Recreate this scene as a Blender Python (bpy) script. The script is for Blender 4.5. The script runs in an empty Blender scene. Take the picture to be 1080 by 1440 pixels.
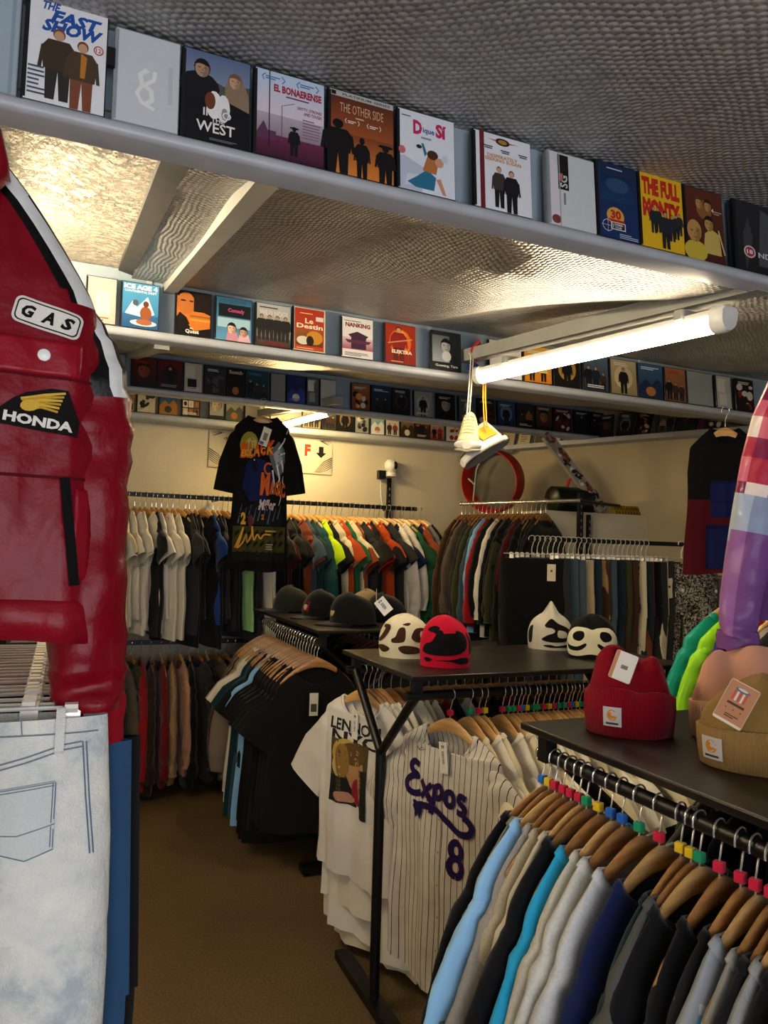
import bpy, bmesh, math, random
from mathutils import Vector, Matrix
PI = math.pi
sc = bpy.context.scene
COL = sc.collection
rnd = random.Random(7)

# ------------------------------------------------------------------ camera
FOC, EYE = 1050.0, 1.65
def _n(v): return v / v.length
AX = _n(Vector((2460, 125, FOC)))
AY = Vector((-450, 41, FOC)); AY = _n(AY - AX * AX.dot(AY))
AZ = -AX.cross(AY)
if AZ.y > 0: AZ = -AZ
CAMP = Vector((0, 0, EYE))
cam_d = bpy.data.cameras.new('camera')
cam = bpy.data.objects.new('camera', cam_d); COL.objects.link(cam)
cam_d.sensor_fit = 'HORIZONTAL'; cam_d.sensor_width = 36; cam_d.lens = 36 * FOC / 1080
cam_d.clip_start = 0.02
cam.matrix_world = Matrix(((AX.x, -AX.y, -AX.z, 0), (AY.x, -AY.y, -AY.z, 0), (AZ.x, -AZ.y, -AZ.z, EYE), (0, 0, 0, 1)))
sc.camera = cam
def ray(px, py):
    d = Vector((px - 540, py - 720, FOC)); return Vector((AX.dot(d), AY.dot(d), AZ.dot(d)))
def at(px, py, y): d = ray(px, py); return CAMP + d * (y / d.y)
def atz(px, py, z): d = ray(px, py); return CAMP + d * ((z - EYE) / d.z)
def atx(px, py, x): d = ray(px, py); return CAMP + d * (x / d.x)
def Xat(px, py, y): return at(px, py, y).x

# ------------------------------------------------------------------ colour + materials
def lin(c): return tuple(((x / 12.92) if x <= .04045 else ((x + .055) / 1.055) ** 2.4) for x in c)
def hexc(h):
    h = h.lstrip('#'); return lin(tuple(int(h[i:i + 2], 16) / 255 for i in (0, 2, 4)))
def C(c): return hexc(c) if isinstance(c, str) else c
class NT:
    def __init__(s, name):
        s.m = bpy.data.materials.new(name); s.m.use_nodes = True; s.t = s.m.node_tree; s.n = s.t.nodes; s.b = s.n['Principled BSDF']
    def new(s, typ, **kw):
        n = s.n.new('ShaderNode' + typ)
        for k, v in kw.items(): setattr(n, k, v)
        return n
    def link(s, a, b): s.t.links.new(a, b)
    def setb(s, **kw):
        for k, v in kw.items():
            s.b.inputs[k.replace('_', ' ')].default_value = v
    def math(s, op, a, b=None, c=None):
        n = s.new('Math', operation=op)
        for i, v in enumerate((a, b, c)):
            if v is None: continue
            if hasattr(v, 'is_output'): s.link(v, n.inputs[i])
            else: n.inputs[i].default_value = v
        return n.outputs[0]
    def noise(s, vec, scale, detail=3, rough=.5):
        n = s.new('TexNoise'); n.inputs['Scale'].default_value = scale; n.inputs['Detail'].default_value = detail; n.inputs['Roughness'].default_value = rough
        if vec is not None: s.link(vec, n.inputs['Vector'])
        return n.outputs['Fac']
    def ramp(s, fac, stops):
        n = s.new('ValToRGB'); e = n.color_ramp.elements
        while len(e) < len(stops): e.new(.5)
        for el, (p, c) in zip(e, stops): el.position = p; el.color = (*C(c), 1)
        s.link(fac, n.inputs[0]); return n.outputs[0]
    def mix(s, fac, a, b, mode='MIX'):
        n = s.new('Mix', data_type='RGBA', blend_type=mode)
        for i, v in ((0, fac), (6, a), (7, b)):
            if hasattr(v, 'is_output'): s.link(v, n.inputs[i])
            else: n.inputs[i].default_value = v if i == 0 else (*C(v), 1)
        return n.outputs[2]
    def bump(s, h, strength=.3, dist=.01):
        n = s.new('Bump'); n.inputs['Strength'].default_value = strength; n.inputs['Distance'].default_value = dist
        s.link(h, n.inputs['Height']); s.link(n.outputs[0], s.b.inputs['Normal']); return n
    def objvec(s): return s.new('TexCoord').outputs['Object']
    def rangef(s, v, lo, hi):
        n = s.new('MapRange'); n.inputs['To Min'].default_value = lo; n.inputs['To Max'].default_value = hi
        s.link(v, n.inputs['Value']); return n.outputs[0]
def mat(name, col, rough=.5, metal=0, nscale=30, var=.12, bump=.1, bdist=.002, coat=0, spec=.5):
    t = NT(name); v = t.objvec(); f = t.noise(v, nscale)
    c = C(col)
    a = tuple(min(1, x * (1 + var)) for x in c); b = tuple(x * (1 - var) for x in c)
    t.link(t.ramp(f, [(.3, b), (.7, a)]), t.b.inputs['Base Color'])
    t.setb(Roughness=rough, Metallic=metal, Coat_Weight=coat, Specular_IOR_Level=spec)
    if bump: t.bump(f, bump, bdist)
    return t.m
def m_fabric(name, scale=900, sheen=.15, rough=.9, heather=0., bumps=.25):
    t = NT(name); v = t.objvec(); oi = t.new('ObjectInfo')
    big = t.noise(v, 14, 4); fine = t.noise(v, scale * .35, 2)
    k = t.math('MULTIPLY', t.rangef(big, .88, 1.1), t.rangef(fine, 1 - .06 - heather, 1.06 + heather))
    n = t.new('Vector' + 'Math', operation='SCALE'); t.link(oi.outputs['Color'], n.inputs[0]); t.link(k, n.inputs['Scale'])
    t.link(n.outputs[0], t.b.inputs['Base Color'])
    t.setb(Roughness=rough, Specular_IOR_Level=.15, Sheen_Weight=sheen, Sheen_Roughness=.5)
    h = t.math('ADD', t.math('MULTIPLY', big, 1.0), t.math('MULTIPLY', fine, .06)); t.bump(h, bumps, .012)
    return t.m
M = {}
M['fabric'] = m_fabric('fabric_knit')
M['heather'] = m_fabric('fabric_heather', 500, .2, .95, .16)
M['shiny'] = m_fabric('fabric_satin', 300, 0, .38, 0, .35)
t = NT('printed_colour'); a_ = t.new('Attribute', attribute_name='Col'); nz = t.noise(t.objvec(), 60)
t.link(t.mix(t.rangef(nz, 0, .12), a_.outputs['Color'], '#000000'), t.b.inputs['Base Color']); t.setb(Roughness=.42, Specular_IOR_Level=.4); M['print'] = t.m
t = NT('printed_cloth'); a_ = t.new('Attribute', attribute_name='Col'); nz = t.noise(t.objvec(), 300)
t.link(t.mix(t.rangef(nz, 0, .2), a_.outputs['Color'], '#000000'), t.b.inputs['Base Color']); t.setb(Roughness=.9, Specular_IOR_Level=.15); t.bump(nz, .2, .002); M['printcloth'] = t.m
M['case'] = mat('black_plastic', '#101214', .35, 0, 80, .2, .05)
M['greycase'] = mat('grey_plastic', '#8d9294', .4, 0, 40, .08, .05)
M['blackmetal'] = mat('black_steel', '#0c0c0d', .42, .3, 60, .4, .15)
M['chrome'] = mat('chrome', '#e4e4de', .24, .85, 20, .05, 0)
M['brass'] = mat('gold_print', '#c9a24a', .5, 0, 60, .1, .1)
M['white'] = mat('white_plastic', '#dcdcd6', .4, 0, 30, .05, .05)
M['shelf'] = mat('grey_painted_shelf', '#a9adb2', .38, 0, 12, .07, .12)
M['board'] = mat('blue_grey_board', '#93a3ad', .55, 0, 9, .06, .08)
M['beam'] = mat('grey_painted_beam', '#8f8f88', .5, 0, 12, .08, .1)
M['darkgap'] = mat('dark_timber', '#2a2723', .7, 0, 16, .3, .3)
M['card'] = mat('white_card', '#d9d6cc', .7, 0, 60, .05, .05)
M['tabletop'] = None
t = NT('worn_black_tabletop'); v = t.objvec(); n1 = t.noise(v, 5, 6, .65); n2 = t.noise(v, 60, 4)
t.link(t.ramp(n1, [(.35, '#100d0b'), (.55, '#171310'), (.78, '#33291f')]), t.b.inputs['Base Color'])
t.setb(Specular_IOR_Level=.3); t.link(t.rangef(n1, .2, .5), t.b.inputs['Roughness']); t.bump(n2, .15, .002); M['tabletop'] = t.m
def m_wood(name, c0, c1, rough=.35):
    t = NT(name); v = t.objvec(); mp = t.new('Mapping'); mp.inputs['Scale'].default_value = (6, 90, 60); t.link(v, mp.inputs[0])
    oi = t.new('ObjectInfo'); f = t.noise(mp.outputs[0], 1.5, 4)
    col = t.ramp(f, [(.3, c0), (.7, c1)])
    n = t.new('HueSaturation'); t.link(col, n.inputs['Color']); t.link(t.rangef(oi.outputs['Random'], .75, 1.15), n.inputs['Value'])
    t.link(n.outputs[0], t.b.inputs['Base Color']); t.setb(Roughness=rough, Coat_Weight=.3, Coat_Roughness=.25); t.bump(f, .06, .002); return t.m
M['wood'] = m_wood('pale_varnished_wood', '#b98a4e', '#d4ab6c')
M['woodmid'] = m_wood('brown_varnished_wood', '#8d5f35', '#b08048')
M['wooddark'] = m_wood('red_brown_wood', '#5a2f1c', '#7d4a2c')
def hexwire(t, v, freq):
    """honeycomb: three plane waves at 120 degrees; low values form a hexagonal net"""
    k = 2 * PI * freq; tot = None
    for a in (0, 2 * PI / 3, 4 * PI / 3):
        n = t.new('Vector' + 'Math', operation='DOT_PRODUCT'); t.link(v, n.inputs[0]); n.inputs[1].default_value = (math.cos(a) * k, math.sin(a) * k * .8, 0)
        c = t.math('COSINE', n.outputs['Value']); tot = c if tot is None else t.math('ADD', tot, c)
    return tot
def m_foil(name, col, wire=True, crump=.22, rough=.36, metal=.72, freq=36, bs=.7, bd=.01):
    t = NT(name); v = t.objvec()
    wob = t.new('TexNoise'); wob.inputs['Scale'].default_value = 5; t.link(v, wob.inputs['Vector'])
    sub = t.new('Vector' + 'Math', operation='MULTIPLY_ADD'); t.link(wob.outputs['Color'], sub.inputs[0]); sub.inputs[1].default_value = (.05, .05, .0); t.link(v, sub.inputs[2])
    cr = t.noise(v, 26, 6, .65); big = t.noise(v, 3.5, 3)
    c = C(col); base = t.ramp(cr, [(.25, tuple(x * .55 for x in c)), (.7, c)])
    h = t.math('MULTIPLY', cr, crump)
    if wire:
        hx = hexwire(t, sub.outputs[0], freq)
        line = t.new('MapRange'); line.inputs['From Min'].default_value = -.75; line.inputs['From Max'].default_value = -1.35; t.link(hx, line.inputs['Value'])
        base = t.mix(t.math('MULTIPLY', line.outputs[0], .55), base, '#5c5a56')
        h = t.math('ADD', h, t.math('MULTIPLY', line.outputs[0], -.25)); h = t.math('ADD', h, t.math('MULTIPLY', hx, .14))
    if not wire:
        rd = t.math('ABSOLUTE', t.math('SUBTRACT', t.noise(v, 17, 7, .7), .5)); rd2 = t.new('MapRange'); rd2.inputs['From Min'].default_value = .0; rd2.inputs['From Max'].default_value = .06; t.link(rd, rd2.inputs['Value'])
        h = t.math('ADD', h, rd2.outputs[0]); base = t.mix(t.math('MULTIPLY', t.math('SUBTRACT', 1, rd2.outputs[0]), t.rangef(big, -.1, 1.5)), base, '#2a2012')
    t.link(base, t.b.inputs['Base Color']); t.setb(Roughness=rough, Metallic=metal)
    t.bump(h, bs, bd); return t.m
M['foil'] = m_foil('foil_under_chicken_wire', '#a9a7a0')
M['goldfoil'] = m_foil('crumpled_foil', '#f6ead0', False, 2.0, .4, .35, bs=1.0, bd=.02)
def m_wall(name, c):
    t = NT(name); v = t.objvec(); f = t.noise(v, 55, 4, .6); b = t.noise(v, 2.2, 4)
    c = C(c); t.link(t.ramp(b, [(.3, tuple(x * .88 for x in c)), (.7, c)]), t.b.inputs['Base Color']); t.setb(Roughness=.75, Specular_IOR_Level=.25); t.bump(f, .35, .008); return t.m
M['wall'] = m_wall('cream_textured_wall', '#d3cab2'); M['walltan'] = m_wall('tan_wall', '#b9ab8e')
t = NT('brown_loop_carpet'); v = t.objvec(); f = t.noise(v, 130, 4, .75); b = t.noise(v, 1.7, 5, .6)
t.link(t.mix(t.rangef(b, .1, .6), t.ramp(f, [(.3, '#463925'), (.7, '#907a56')]), '#5e4c33'), t.b.inputs['Base Color']); t.setb(Roughness=1, Specular_IOR_Level=.05); t.bump(f, .6, .006); M['carpet'] = t.m
def m_emit(name, c, s):
    t = NT(name); e = t.new('Emission'); e.inputs[0].default_value = (*C(c), 1); e.inputs[1].default_value = s
    # slight brightness fall-off at the ends of the tube, as real tubes have
    t.link(e.outputs[0], t.n['Material Output'].inputs[0]); return t.m

# ------------------------------------------------------------------ mesh builder
class MB:
    def __init__(s): s.v = []; s.f = []; s.c = []; s.mi = []; s.X = Matrix.Identity(4); s.m = 0; s.col = (1, 1, 1)
    def p(s, x): s.v.append(tuple(s.X @ Vector(x))); return len(s.v) - 1
    def face(s, idx, col=None): s.f.append(tuple(idx)); s.c.append(col or s.col); s.mi.append(s.m)
    def poly(s, pts, col=None): s.face([s.p(q) for q in pts], col)
    def loft(s, rings, closed=True, cap0=False, cap1=False, col=None):
        R = [[s.p(q) for q in r] for r in rings]; n = len(R[0])
        for a, b in zip(R, R[1:]):
            for i in range(n if closed else n - 1):
                j = (i + 1) % n; s.face((a[i], a[j], b[j], b[i]), col)
        if cap0: s.face(R[0][::-1], col)
        if cap1: s.face(R[-1], col)
    def box(s, c, d, col=None, rz=0):
        x, y, z = c; a, b, h = d[0] / 2, d[1] / 2, d[2] / 2; cs, sn = math.cos(rz), math.sin(rz)
        q = [s.p((x + u * a * cs - w * b * sn, y + u * a * sn + w * b * cs, z + k * h)) for k in (-1, 1) for u, w in ((-1, -1), (1, -1), (1, 1), (-1, 1))]
        for f in ((3, 2, 1, 0), (4, 5, 6, 7), (0, 1, 5, 4), (1, 2, 6, 5), (2, 3, 7, 6), (3, 0, 4, 7)): s.face([q[i] for i in f], col)
    def rbox(s, c, d, r=.004, col=None, n=3):
        """box with rounded vertical (local y axis) edges seen from the front"""
        x, y, z = c; a, b, h = d[0] / 2, d[1] / 2, d[2] / 2; o = []
        for k, (u, w) in enumerate(((1, 1), (-1, 1), (-1, -1), (1, -1))):
            for i in range(n + 1):
                an = PI / 2 * (k + i / n); o.append((u * (a - r) + r * math.cos(an), w * (h - r) + r * math.sin(an)))
        rr = [[(x + q[0] * g, y + yy, z + q[1] * g) for q in o] for yy, g in ((-b, .985), (-b + .0015, 1), (b - .0015, 1), (b, .985))]
        s.loft(rr, True, True, True, col)
    def tube(s, pts, r, n=8, col=None, caps=True):
        pts = [Vector(q) for q in pts]; rings = []; up = None
        for i, q in enumerate(pts):
            d = (pts[min(i + 1, len(pts) - 1)] - pts[max(i - 1, 0)]); d = d.normalized() if d.length > 0 else Vector((0, 0, 1))
            if up is None: up = Vector((0, 0, 1)) if abs(d.z) < .9 else Vector((1, 0, 0))
            e = d.cross(up); e = e.normalized() if e.length > 1e-6 else Vector((1, 0, 0)); g = e.cross(d).normalized(); up = g
            rr = r[i] if isinstance(r, (list, tuple)) else r
            rings.append([q + (e * math.cos(2 * PI * k / n) + g * math.sin(2 * PI * k / n)) * rr for k in range(n)])
        s.loft(rings, True, caps, caps, col)
    def lathe(s, prof, n=24, col=None, caps=False):
        s.loft([[(r * math.cos(2 * PI * k / n), r * math.sin(2 * PI * k / n), z) for k in range(n)] for r, z in prof], True, caps, caps, col)
    def add(s, o):
        b = len(s.v); s.v += [tuple(s.X @ Vector(q)) for q in o.v]
        for f, c, m in zip(o.f, o.c, o.mi): s.f.append(tuple(i + b for i in f)); s.c.append(c); s.mi.append(m)
    def mesh(s, name, mats, smooth=True, ang=40):
        me = bpy.data.meshes.new(name); me.from_pydata(s.v, [], s.f); me.validate(clean_customdata=False)
        if len(me.polygons) == len(s.f):
            me.polygons.foreach_set('material_index', s.mi)
            at_ = me.color_attributes.new('Col', 'FLOAT_COLOR', 'CORNER'); buf = []
            for f, c in zip(s.f, s.c):
                if isinstance(c[0], (tuple, list)):
                    for q in c: buf += [*q[:3], 1.0]
                else: buf += [*c[:3], 1.0] * len(f)
            at_.data.foreach_set('color', buf)
        for m in (mats if isinstance(mats, (list, tuple)) else [mats]): me.materials.append(m)
        if smooth:
            me.polygons.foreach_set('use_smooth', [True] * len(me.polygons))
            if ang: me.set_sharp_from_angle(angle=math.radians(ang))
        me.update(); return me
    def build(s, name, mats, parent=None, smooth=True, ang=40, color=None):
        o = bpy.data.objects.new(name, s.mesh(name, mats, smooth, ang)); COL.objects.link(o)
        if parent: o.parent = parent
        if color: o.color = (*C(color), 1)
        return o
def tag(o, label, cat, group=None):
    o['label'] = label; o['category'] = cat
    if group: o['group'] = group
    return o
def thing(name, label, cat, loc=(0, 0, 0), rz=0, group=None):
    o = bpy.data.objects.new(name, None); o.empty_display_size = .05; COL.objects.link(o); o.location = loc; o.rotation_euler = (0, 0, rz); return tag(o, label, cat, group)
def struct(name, mb, m, **k):
    o = mb.build(name, m, **k); o['kind'] = 'structure'; return o
def inst(me, name, parent=None, color=None, loc=None, rz=0):
    o = bpy.data.objects.new(name, me); COL.objects.link(o)
    if parent: o.parent = parent
    if color: o.color = (*C(color), 1)
    if loc is not None: o.location = loc; o.rotation_euler = (0, 0, rz)
    return o
ORD = 'first second third fourth fifth sixth seventh eighth ninth tenth eleventh twelfth thirteenth fourteenth fifteenth sixteenth seventeenth eighteenth nineteenth twentieth'.split()
TEN = ['twenty', 'thirty', 'forty', 'fifty']
def ordn(i):
    if i < 20: return ORD[i]
    i += 1; t_, u = divmod(i, 10)
    if u == 0: return {2: 'twentieth', 3: 'thirtieth', 4: 'fortieth', 5: 'fiftieth'}[t_]
    return TEN[t_ - 2] + '-' + ORD[u - 1]

# ------------------------------------------------------------------ text + flat artwork
_tc = {}
def text_geo(s, bold=.0, shear=0, space=1.0):
    k = (s, bold, shear, space)
    if k in _tc: return _tc[k]
    cu = bpy.data.curves.new('t', 'FONT'); cu.body = s; cu.size = 1; cu.offset = bold; cu.shear = shear; cu.resolution_u = 2; cu.space_character = space
    ob = bpy.data.objects.new('t', cu); COL.objects.link(ob)
    me = ob.to_mesh(); vs = [(v.co.x, v.co.y) for v in me.vertices]; fs = [tuple(p.vertices) for p in me.polygons]
    ob.to_mesh_clear(); bpy.data.objects.remove(ob); bpy.data.curves.remove(cu)
    if vs:
        x0 = min(v[0] for v in vs); x1 = max(v[0] for v in vs); y0 = min(v[1] for v in vs); y1 = max(v[1] for v in vs)
        vs = [((x - x0) / max(x1 - x0, 1e-6), (y - y0) / max(y1 - y0, 1e-6)) for x, y in vs]
    _tc[k] = (vs, fs); return _tc[k]
class Art:
    """flat printed artwork in a w x h sheet: coordinates u,v in 0..1, v up; every shape lies a hair above the one before"""
    def __init__(s, w=1., h=1., dz=.00005): s.w = w; s.h = h; s.L = 0; s.dz = dz; s.polys = []
    def poly(s, pts, col, keep=False):
        if not keep: s.L += 1
        cc = [C(c) for c in col] if isinstance(col, list) else C(col)
        s.polys.append(([(u, v) for u, v in pts], s.L, cc))
    def rect(s, u0, v0, u1, v1, c, ctop=None): s.poly([(u0, v0), (u1, v0), (u1, v1), (u0, v1)], [c, c, ctop, ctop] if ctop else c)
    def ell(s, u, v, ru, rv, c, n=14, a=0):
        ca, sa = math.cos(a), math.sin(a); q = []
        for i in range(n):
            x = math.cos(2 * PI * i / n) * ru * s.w; y = math.sin(2 * PI * i / n) * rv * s.h
            q.append((u + (x * ca - y * sa) / s.w, v + (x * sa + y * ca) / s.h))
        s.poly(q, c)
    def text(s, st, u0, v0, u1, v1, c, bold=.02, shear=0, rot=0, space=1.):
        vs, fs = text_geo(st, bold, shear, space); s.L += 1
        if rot: vs = [(y, 1 - x) if rot < 0 else (1 - y, x) for x, y in vs]
        k = C(c)
        for f in fs: s.polys.append(([(u0 + (u1 - u0) * vs[i][0], v0 + (v1 - v0) * vs[i][1]) for i in f], s.L, k))
    def stroke(s, pts, wd, c, wd1=None):
        """ribbon along a polyline; width in sheet units of h"""
        q = [Vector((u * s.w, v * s.h)) for u, v in pts]; Lf = []; Rt = []
        for i, a in enumerate(q):
            d = q[min(i + 1, len(q) - 1)] - q[max(i - 1, 0)]; d = d.normalized() if d.length else Vector((1, 0)); n = Vector((-d.y, d.x))
            k = wd if wd1 is None else wd + (wd1 - wd) * i / max(1, len(q) - 1)
            k *= s.h / 2; Lf.append(a + n * k); Rt.append(a - n * k)
        s.L += 1
        for i in range(len(q) - 1):
            s.poly([(p.x / s.w, p.y / s.h) for p in (Lf[i], Lf[i + 1], Rt[i + 1], Rt[i])], c, True)
    def curve(s, pts, wd, c, wd1=None):
        q = []; n = len(pts)
        for i in range(n - 1):
            p0, p1, p2, p3 = pts[max(0, i - 1)], pts[i], pts[i + 1], pts[min(n - 1, i + 2)]
            for k in range(5):
                t_ = k / 5; q.append(tuple(.5 * (2 * p1[j] + (p2[j] - p0[j]) * t_ + (2 * p0[j] - 5 * p1[j] + 4 * p2[j] - p3[j]) * t_ ** 2 + (3 * p1[j] - p0[j] - 3 * p2[j] + p3[j]) * t_ ** 3) for j in (0, 1)))
        s.stroke(q + [pts[-1]], wd, c, wd1)
    def person(s, u, v, h, coat, skin='#c49a78', legs=None, hair='#2a1d14', wd=1.):
        """small printed figure, feet at (u,v), height h (of the sheet)"""
        k = h * s.h / s.w * .5 * wd; legs = legs or coat
        s.poly([(u - .24 * k, v), (u - .05 * k, v), (u, v + .4 * h), (u + .05 * k, v), (u + .24 * k, v), (u + .26 * k, v + .5 * h), (u - .26 * k, v + .5 * h)], legs)
        s.poly([(u - .3 * k, v + .42 * h), (u + .3 * k, v + .42 * h), (u + .36 * k, v + .72 * h), (u + .22 * k, v + .84 * h), (u - .22 * k, v + .84 * h), (u - .36 * k, v + .72 * h)], coat)
        s.poly([(u - .36 * k, v + .74 * h), (u - .28 * k, v + .74 * h), (u - .34 * k, v + .42 * h), (u - .42 * k, v + .42 * h)], coat)
        s.poly([(u + .36 * k, v + .74 * h), (u + .28 * k, v + .74 * h), (u + .34 * k, v + .42 * h), (u + .42 * k, v + .42 * h)], coat)
        s.ell(u, v + .925 * h, .13 * k, .085 * h, hair); s.ell(u, v + .905 * h, .105 * k, .07 * h, skin)
    def face(s, u, v, r, skin, hair='#1c1512', shade='#7a5540'):
        ru = r * s.h / s.w * .78
        s.ell(u, v + .15 * r, ru * 1.15, r * 1.12, hair); s.ell(u, v, ru, r, skin)
        k = tuple(x * .62 for x in C(skin)); k2 = tuple(x * .38 for x in C(skin))
        s.poly([(u + ru * math.cos(q) * .99, v + r * math.sin(q) * .99) for q in [-PI / 2 + PI * i / 10 for i in range(11)]] + [(u + ru * .3, v + r * .5), (u + ru * .42, v), (u + ru * .2, v - r * .4)], k)
        s.poly([(u - ru * .95, v + r * .45), (u - ru * .4, v + r * .62), (u + ru * .3, v + r * .55), (u + ru * .95, v + r * .4), (u + ru * .7, v + r * 1.05), (u - ru * .7, v + r * 1.05)], hair)
        for d in (-1, 1): s.poly([(u + d * ru * .18, v + .2 * r), (u + d * ru * .62, v + .26 * r), (u + d * ru * .58, v + .06 * r), (u + d * ru * .24, v + .04 * r)], k2)
        s.poly([(u + .02 * ru, v + .1 * r), (u + ru * .2, v - .22 * r), (u - ru * .1, v - .24 * r)], k); s.poly([(u - ru * .3, v - .48 * r), (u, v - .43 * r), (u + ru * .32, v - .47 * r), (u, v - .58 * r)], k2)
    def lines(s, u0, v0, u1, v1, n, c, seed=1, fill=.5):
        r = random.Random(seed); hh = (v1 - v0) / n
        for i in range(n): s.rect(u0, v0 + hh * i, u0 + (u1 - u0) * r.uniform(.6, 1), v0 + hh * (i + fill), c)
    def mb(s, fn=None):
        """as a mesh: flat sheet facing local -y (x right, z up, centred on x) unless fn maps (u,v,layer)->point"""
        m = MB()
        for pts, L, c in s.polys:
            m.poly([fn(u, v, L) if fn else ((u - .5) * s.w, -L * s.dz, v * s.h) for u, v in pts], c)
        return m
def drape(art, fn, maxe=.02):
    """lay artwork over a curved surface: cut it fine, then map every corner with fn(u,v,layer)"""
    m = MB()
    for pts, L, c in art.polys:
        if isinstance(c[0], tuple): c = c[0]
        bm = bmesh.new(); f = bm.faces.new([bm.verts.new((u * art.w, v * art.h, 0)) for u, v in pts])
        bmesh.ops.triangulate(bm, faces=bm.faces[:])
        for _ in range(5):
            es = [e for e in bm.edges if e.calc_length() > maxe]
            if not es: break
            bmesh.ops.subdivide_edges(bm, edges=es, cuts=1); bmesh.ops.triangulate(bm, faces=[q for q in bm.faces if len(q.verts) > 3])
        for q in bm.faces:
            m.poly([fn(v.co.x / art.w, v.co.y / art.h, L) for v in q.verts], c)
        bm.free()
    return m
# ------------------------------------------------------------------ room shell
YB = 5.6                      # back wall
CX = 3.49                     # corner where the slanting right wall starts
OD = Vector((.437, -.899, 0)); ON = Vector((-.899, -.437, 0))   # along / out of the slanting wall
def ob(t_, off=0, z=0): return Vector((CX, YB, z)) + OD * t_ + ON * off
b = MB(); b.box((1.6, 2.0, -.05), (7.2, 8.2, .1)); struct('floor', b, M['carpet'])
b = MB(); b.box((1.05, YB + .05, 1.5), (5.3, .1, 3.0)); struct('wall_back', b, M['wall'])
b = MB(); q = [ob(-.05), ob(7), ob(7, -.1), ob(-.05, -.1)]
b.loft([[(p.x, p.y, z) for p in q] for z in (0, 3.0)], True, True, True); struct('wall_right', b, M['walltan'])
b = MB(); b.box((-1.45, 2.1, 1.5), (.1, 7.2, 3.0)); struct('wall_left', b, M['wall'])
b = MB()                      # shop front behind the camera, with the glazed opening that lets the daylight in
for c, d in (((2.6, -1.55, 1.5), (3.0, .1, 3.0)), ((-1.3, -1.55, 1.5), (.4, .1, 3.0)), ((0, -1.55, 2.62), (2.4, .1, .76)), ((0, -1.55, .1), (2.4, .1, .2))): b.box(c, d)
b.box((5.4, -1.55, 1.5), (2.8, .1, 3.0)); struct('wall_front', b, M['wall'])
b = MB()
for c, d in (((-1.08, -1.52, 1.2), (.06, .06, 2.0)), ((1.08, -1.52, 1.2), (.06, .06, 2.0)), ((0, -1.52, 2.2), (2.2, .06, .06)), ((0, -1.52, .23), (2.2, .06, .06)), ((0, -1.52, 1.2), (.05, .06, 2.0))): b.box(c, d)
struct('window_1', b, M['beam'])
def bay(name, y0, z0, y1, z1, x0, x1, m, amp=.014, seed=0, nx=70, ny=40, kx=1.):
    r = random.Random(seed); ph = [r.uniform(0, 6) for _ in range(6)]; b = MB(); I = []
    for j in range(ny + 1):
        v = j / ny; row = []
        for i in range(nx + 1):
            x = x0 + (x1 - x0) * i / nx; y = y0 + (y1 - y0) * v
            e = min(1, 6 * v, 6 * (1 - v))
            w = math.sin(3.1 * kx * x + 1.6 * y + ph[0]) + .7 * math.sin(7.3 * kx * x - 1.1 * y + ph[1]) + .4 * math.sin(13 * kx * x + 3 * y + ph[2]) + .4 * math.sin(5 * y + 2 * x + ph[3])
            row.append(b.p((x, y, z0 + (z1 - z0) * v - .012 + amp * w * e)))
        I.append(row)
    for j in range(ny):
        for i in range(nx): b.face((I[j][i], I[j + 1][i], I[j + 1][i + 1], I[j][i + 1]))
    # the board the sheet is stapled to, just above it
    b.box(((x0 + x1) / 2, (y0 + y1) / 2, max(z0, z1) + .08), (x1 - x0, y1 - y0, .02))
    return struct(name, b, m)
M['foil'] = m_foil('foil_under_chicken_wire', '#b4b3ae', freq=72); M['foil0'] = m_foil('brightened_foil_under_chicken_wire', '#bdbdbb', freq=66, metal=.35, rough=.5)  # front bay repeats the same foil, its missing daylight put into a lighter colour
bay('ceiling', -1.5, 2.19, 1.47, 2.63, -1.4, 5.9, M['foil0'], .008, 3)
bay('ceiling.001', 1.46, 2.415, 3.13, 2.725, .2, 5.3, M['foil'], .024, 5)
bay('ceiling.002', 3.13, 2.47, 4.81, 2.845, -1.4, 4.4, M['foil'], .012, 9)
bay('ceiling.003', 4.81, 2.6, 5.6, 2.95, -1.4, 3.6, M['foil'], .01, 11)
bay('ceiling.004', 1.46, 2.47, 3.13, 2.76, -1.4, .155, M['goldfoil'], .012, 13, 60, 40, 2.)
b = MB(); b.loft([[(.15, y, z + .03), (.205, y, z + .03), (.205, y, z - .012), (.15, y, z + .0)] for y, z in ((1.47, 2.43), (3.12, 2.735))], True, True, True); struct('trim_1', b, M['darkgap'])
b = MB(); b.tube([(-.27, 1.47, 2.44), (-.27, 3.12, 2.73)], .045, 10); struct('trim_2', b, M['goldfoil'])
def beam(name, p0, p1, w, h):
    b = MB(); p0 = Vector(p0); p1 = Vector(p1); s = Vector((w / 2, 0, 0)); u = Vector((0, 0, h))
    b.loft([[p - s, p + s, p + s + u, p - s + u] for p in (p0, p1)], True, True, True); return struct(name, b, M['beam'])
beam('trim_3', (.35, 1.46, 2.39), (.35, 3.13, 2.675), .05, .045)
beam('trim_4', (1.726, 1.44, 2.385), (1.726, 3.12, 2.56), .06, .055)
beam('trim_5', (.33, 3.12, 2.44), (.33, 4.8, 2.78), .06, .05)
beam('trim_6', (1.62, 4.6, 2.60), (1.25, 5.6, 2.62), .06, .05)
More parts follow.
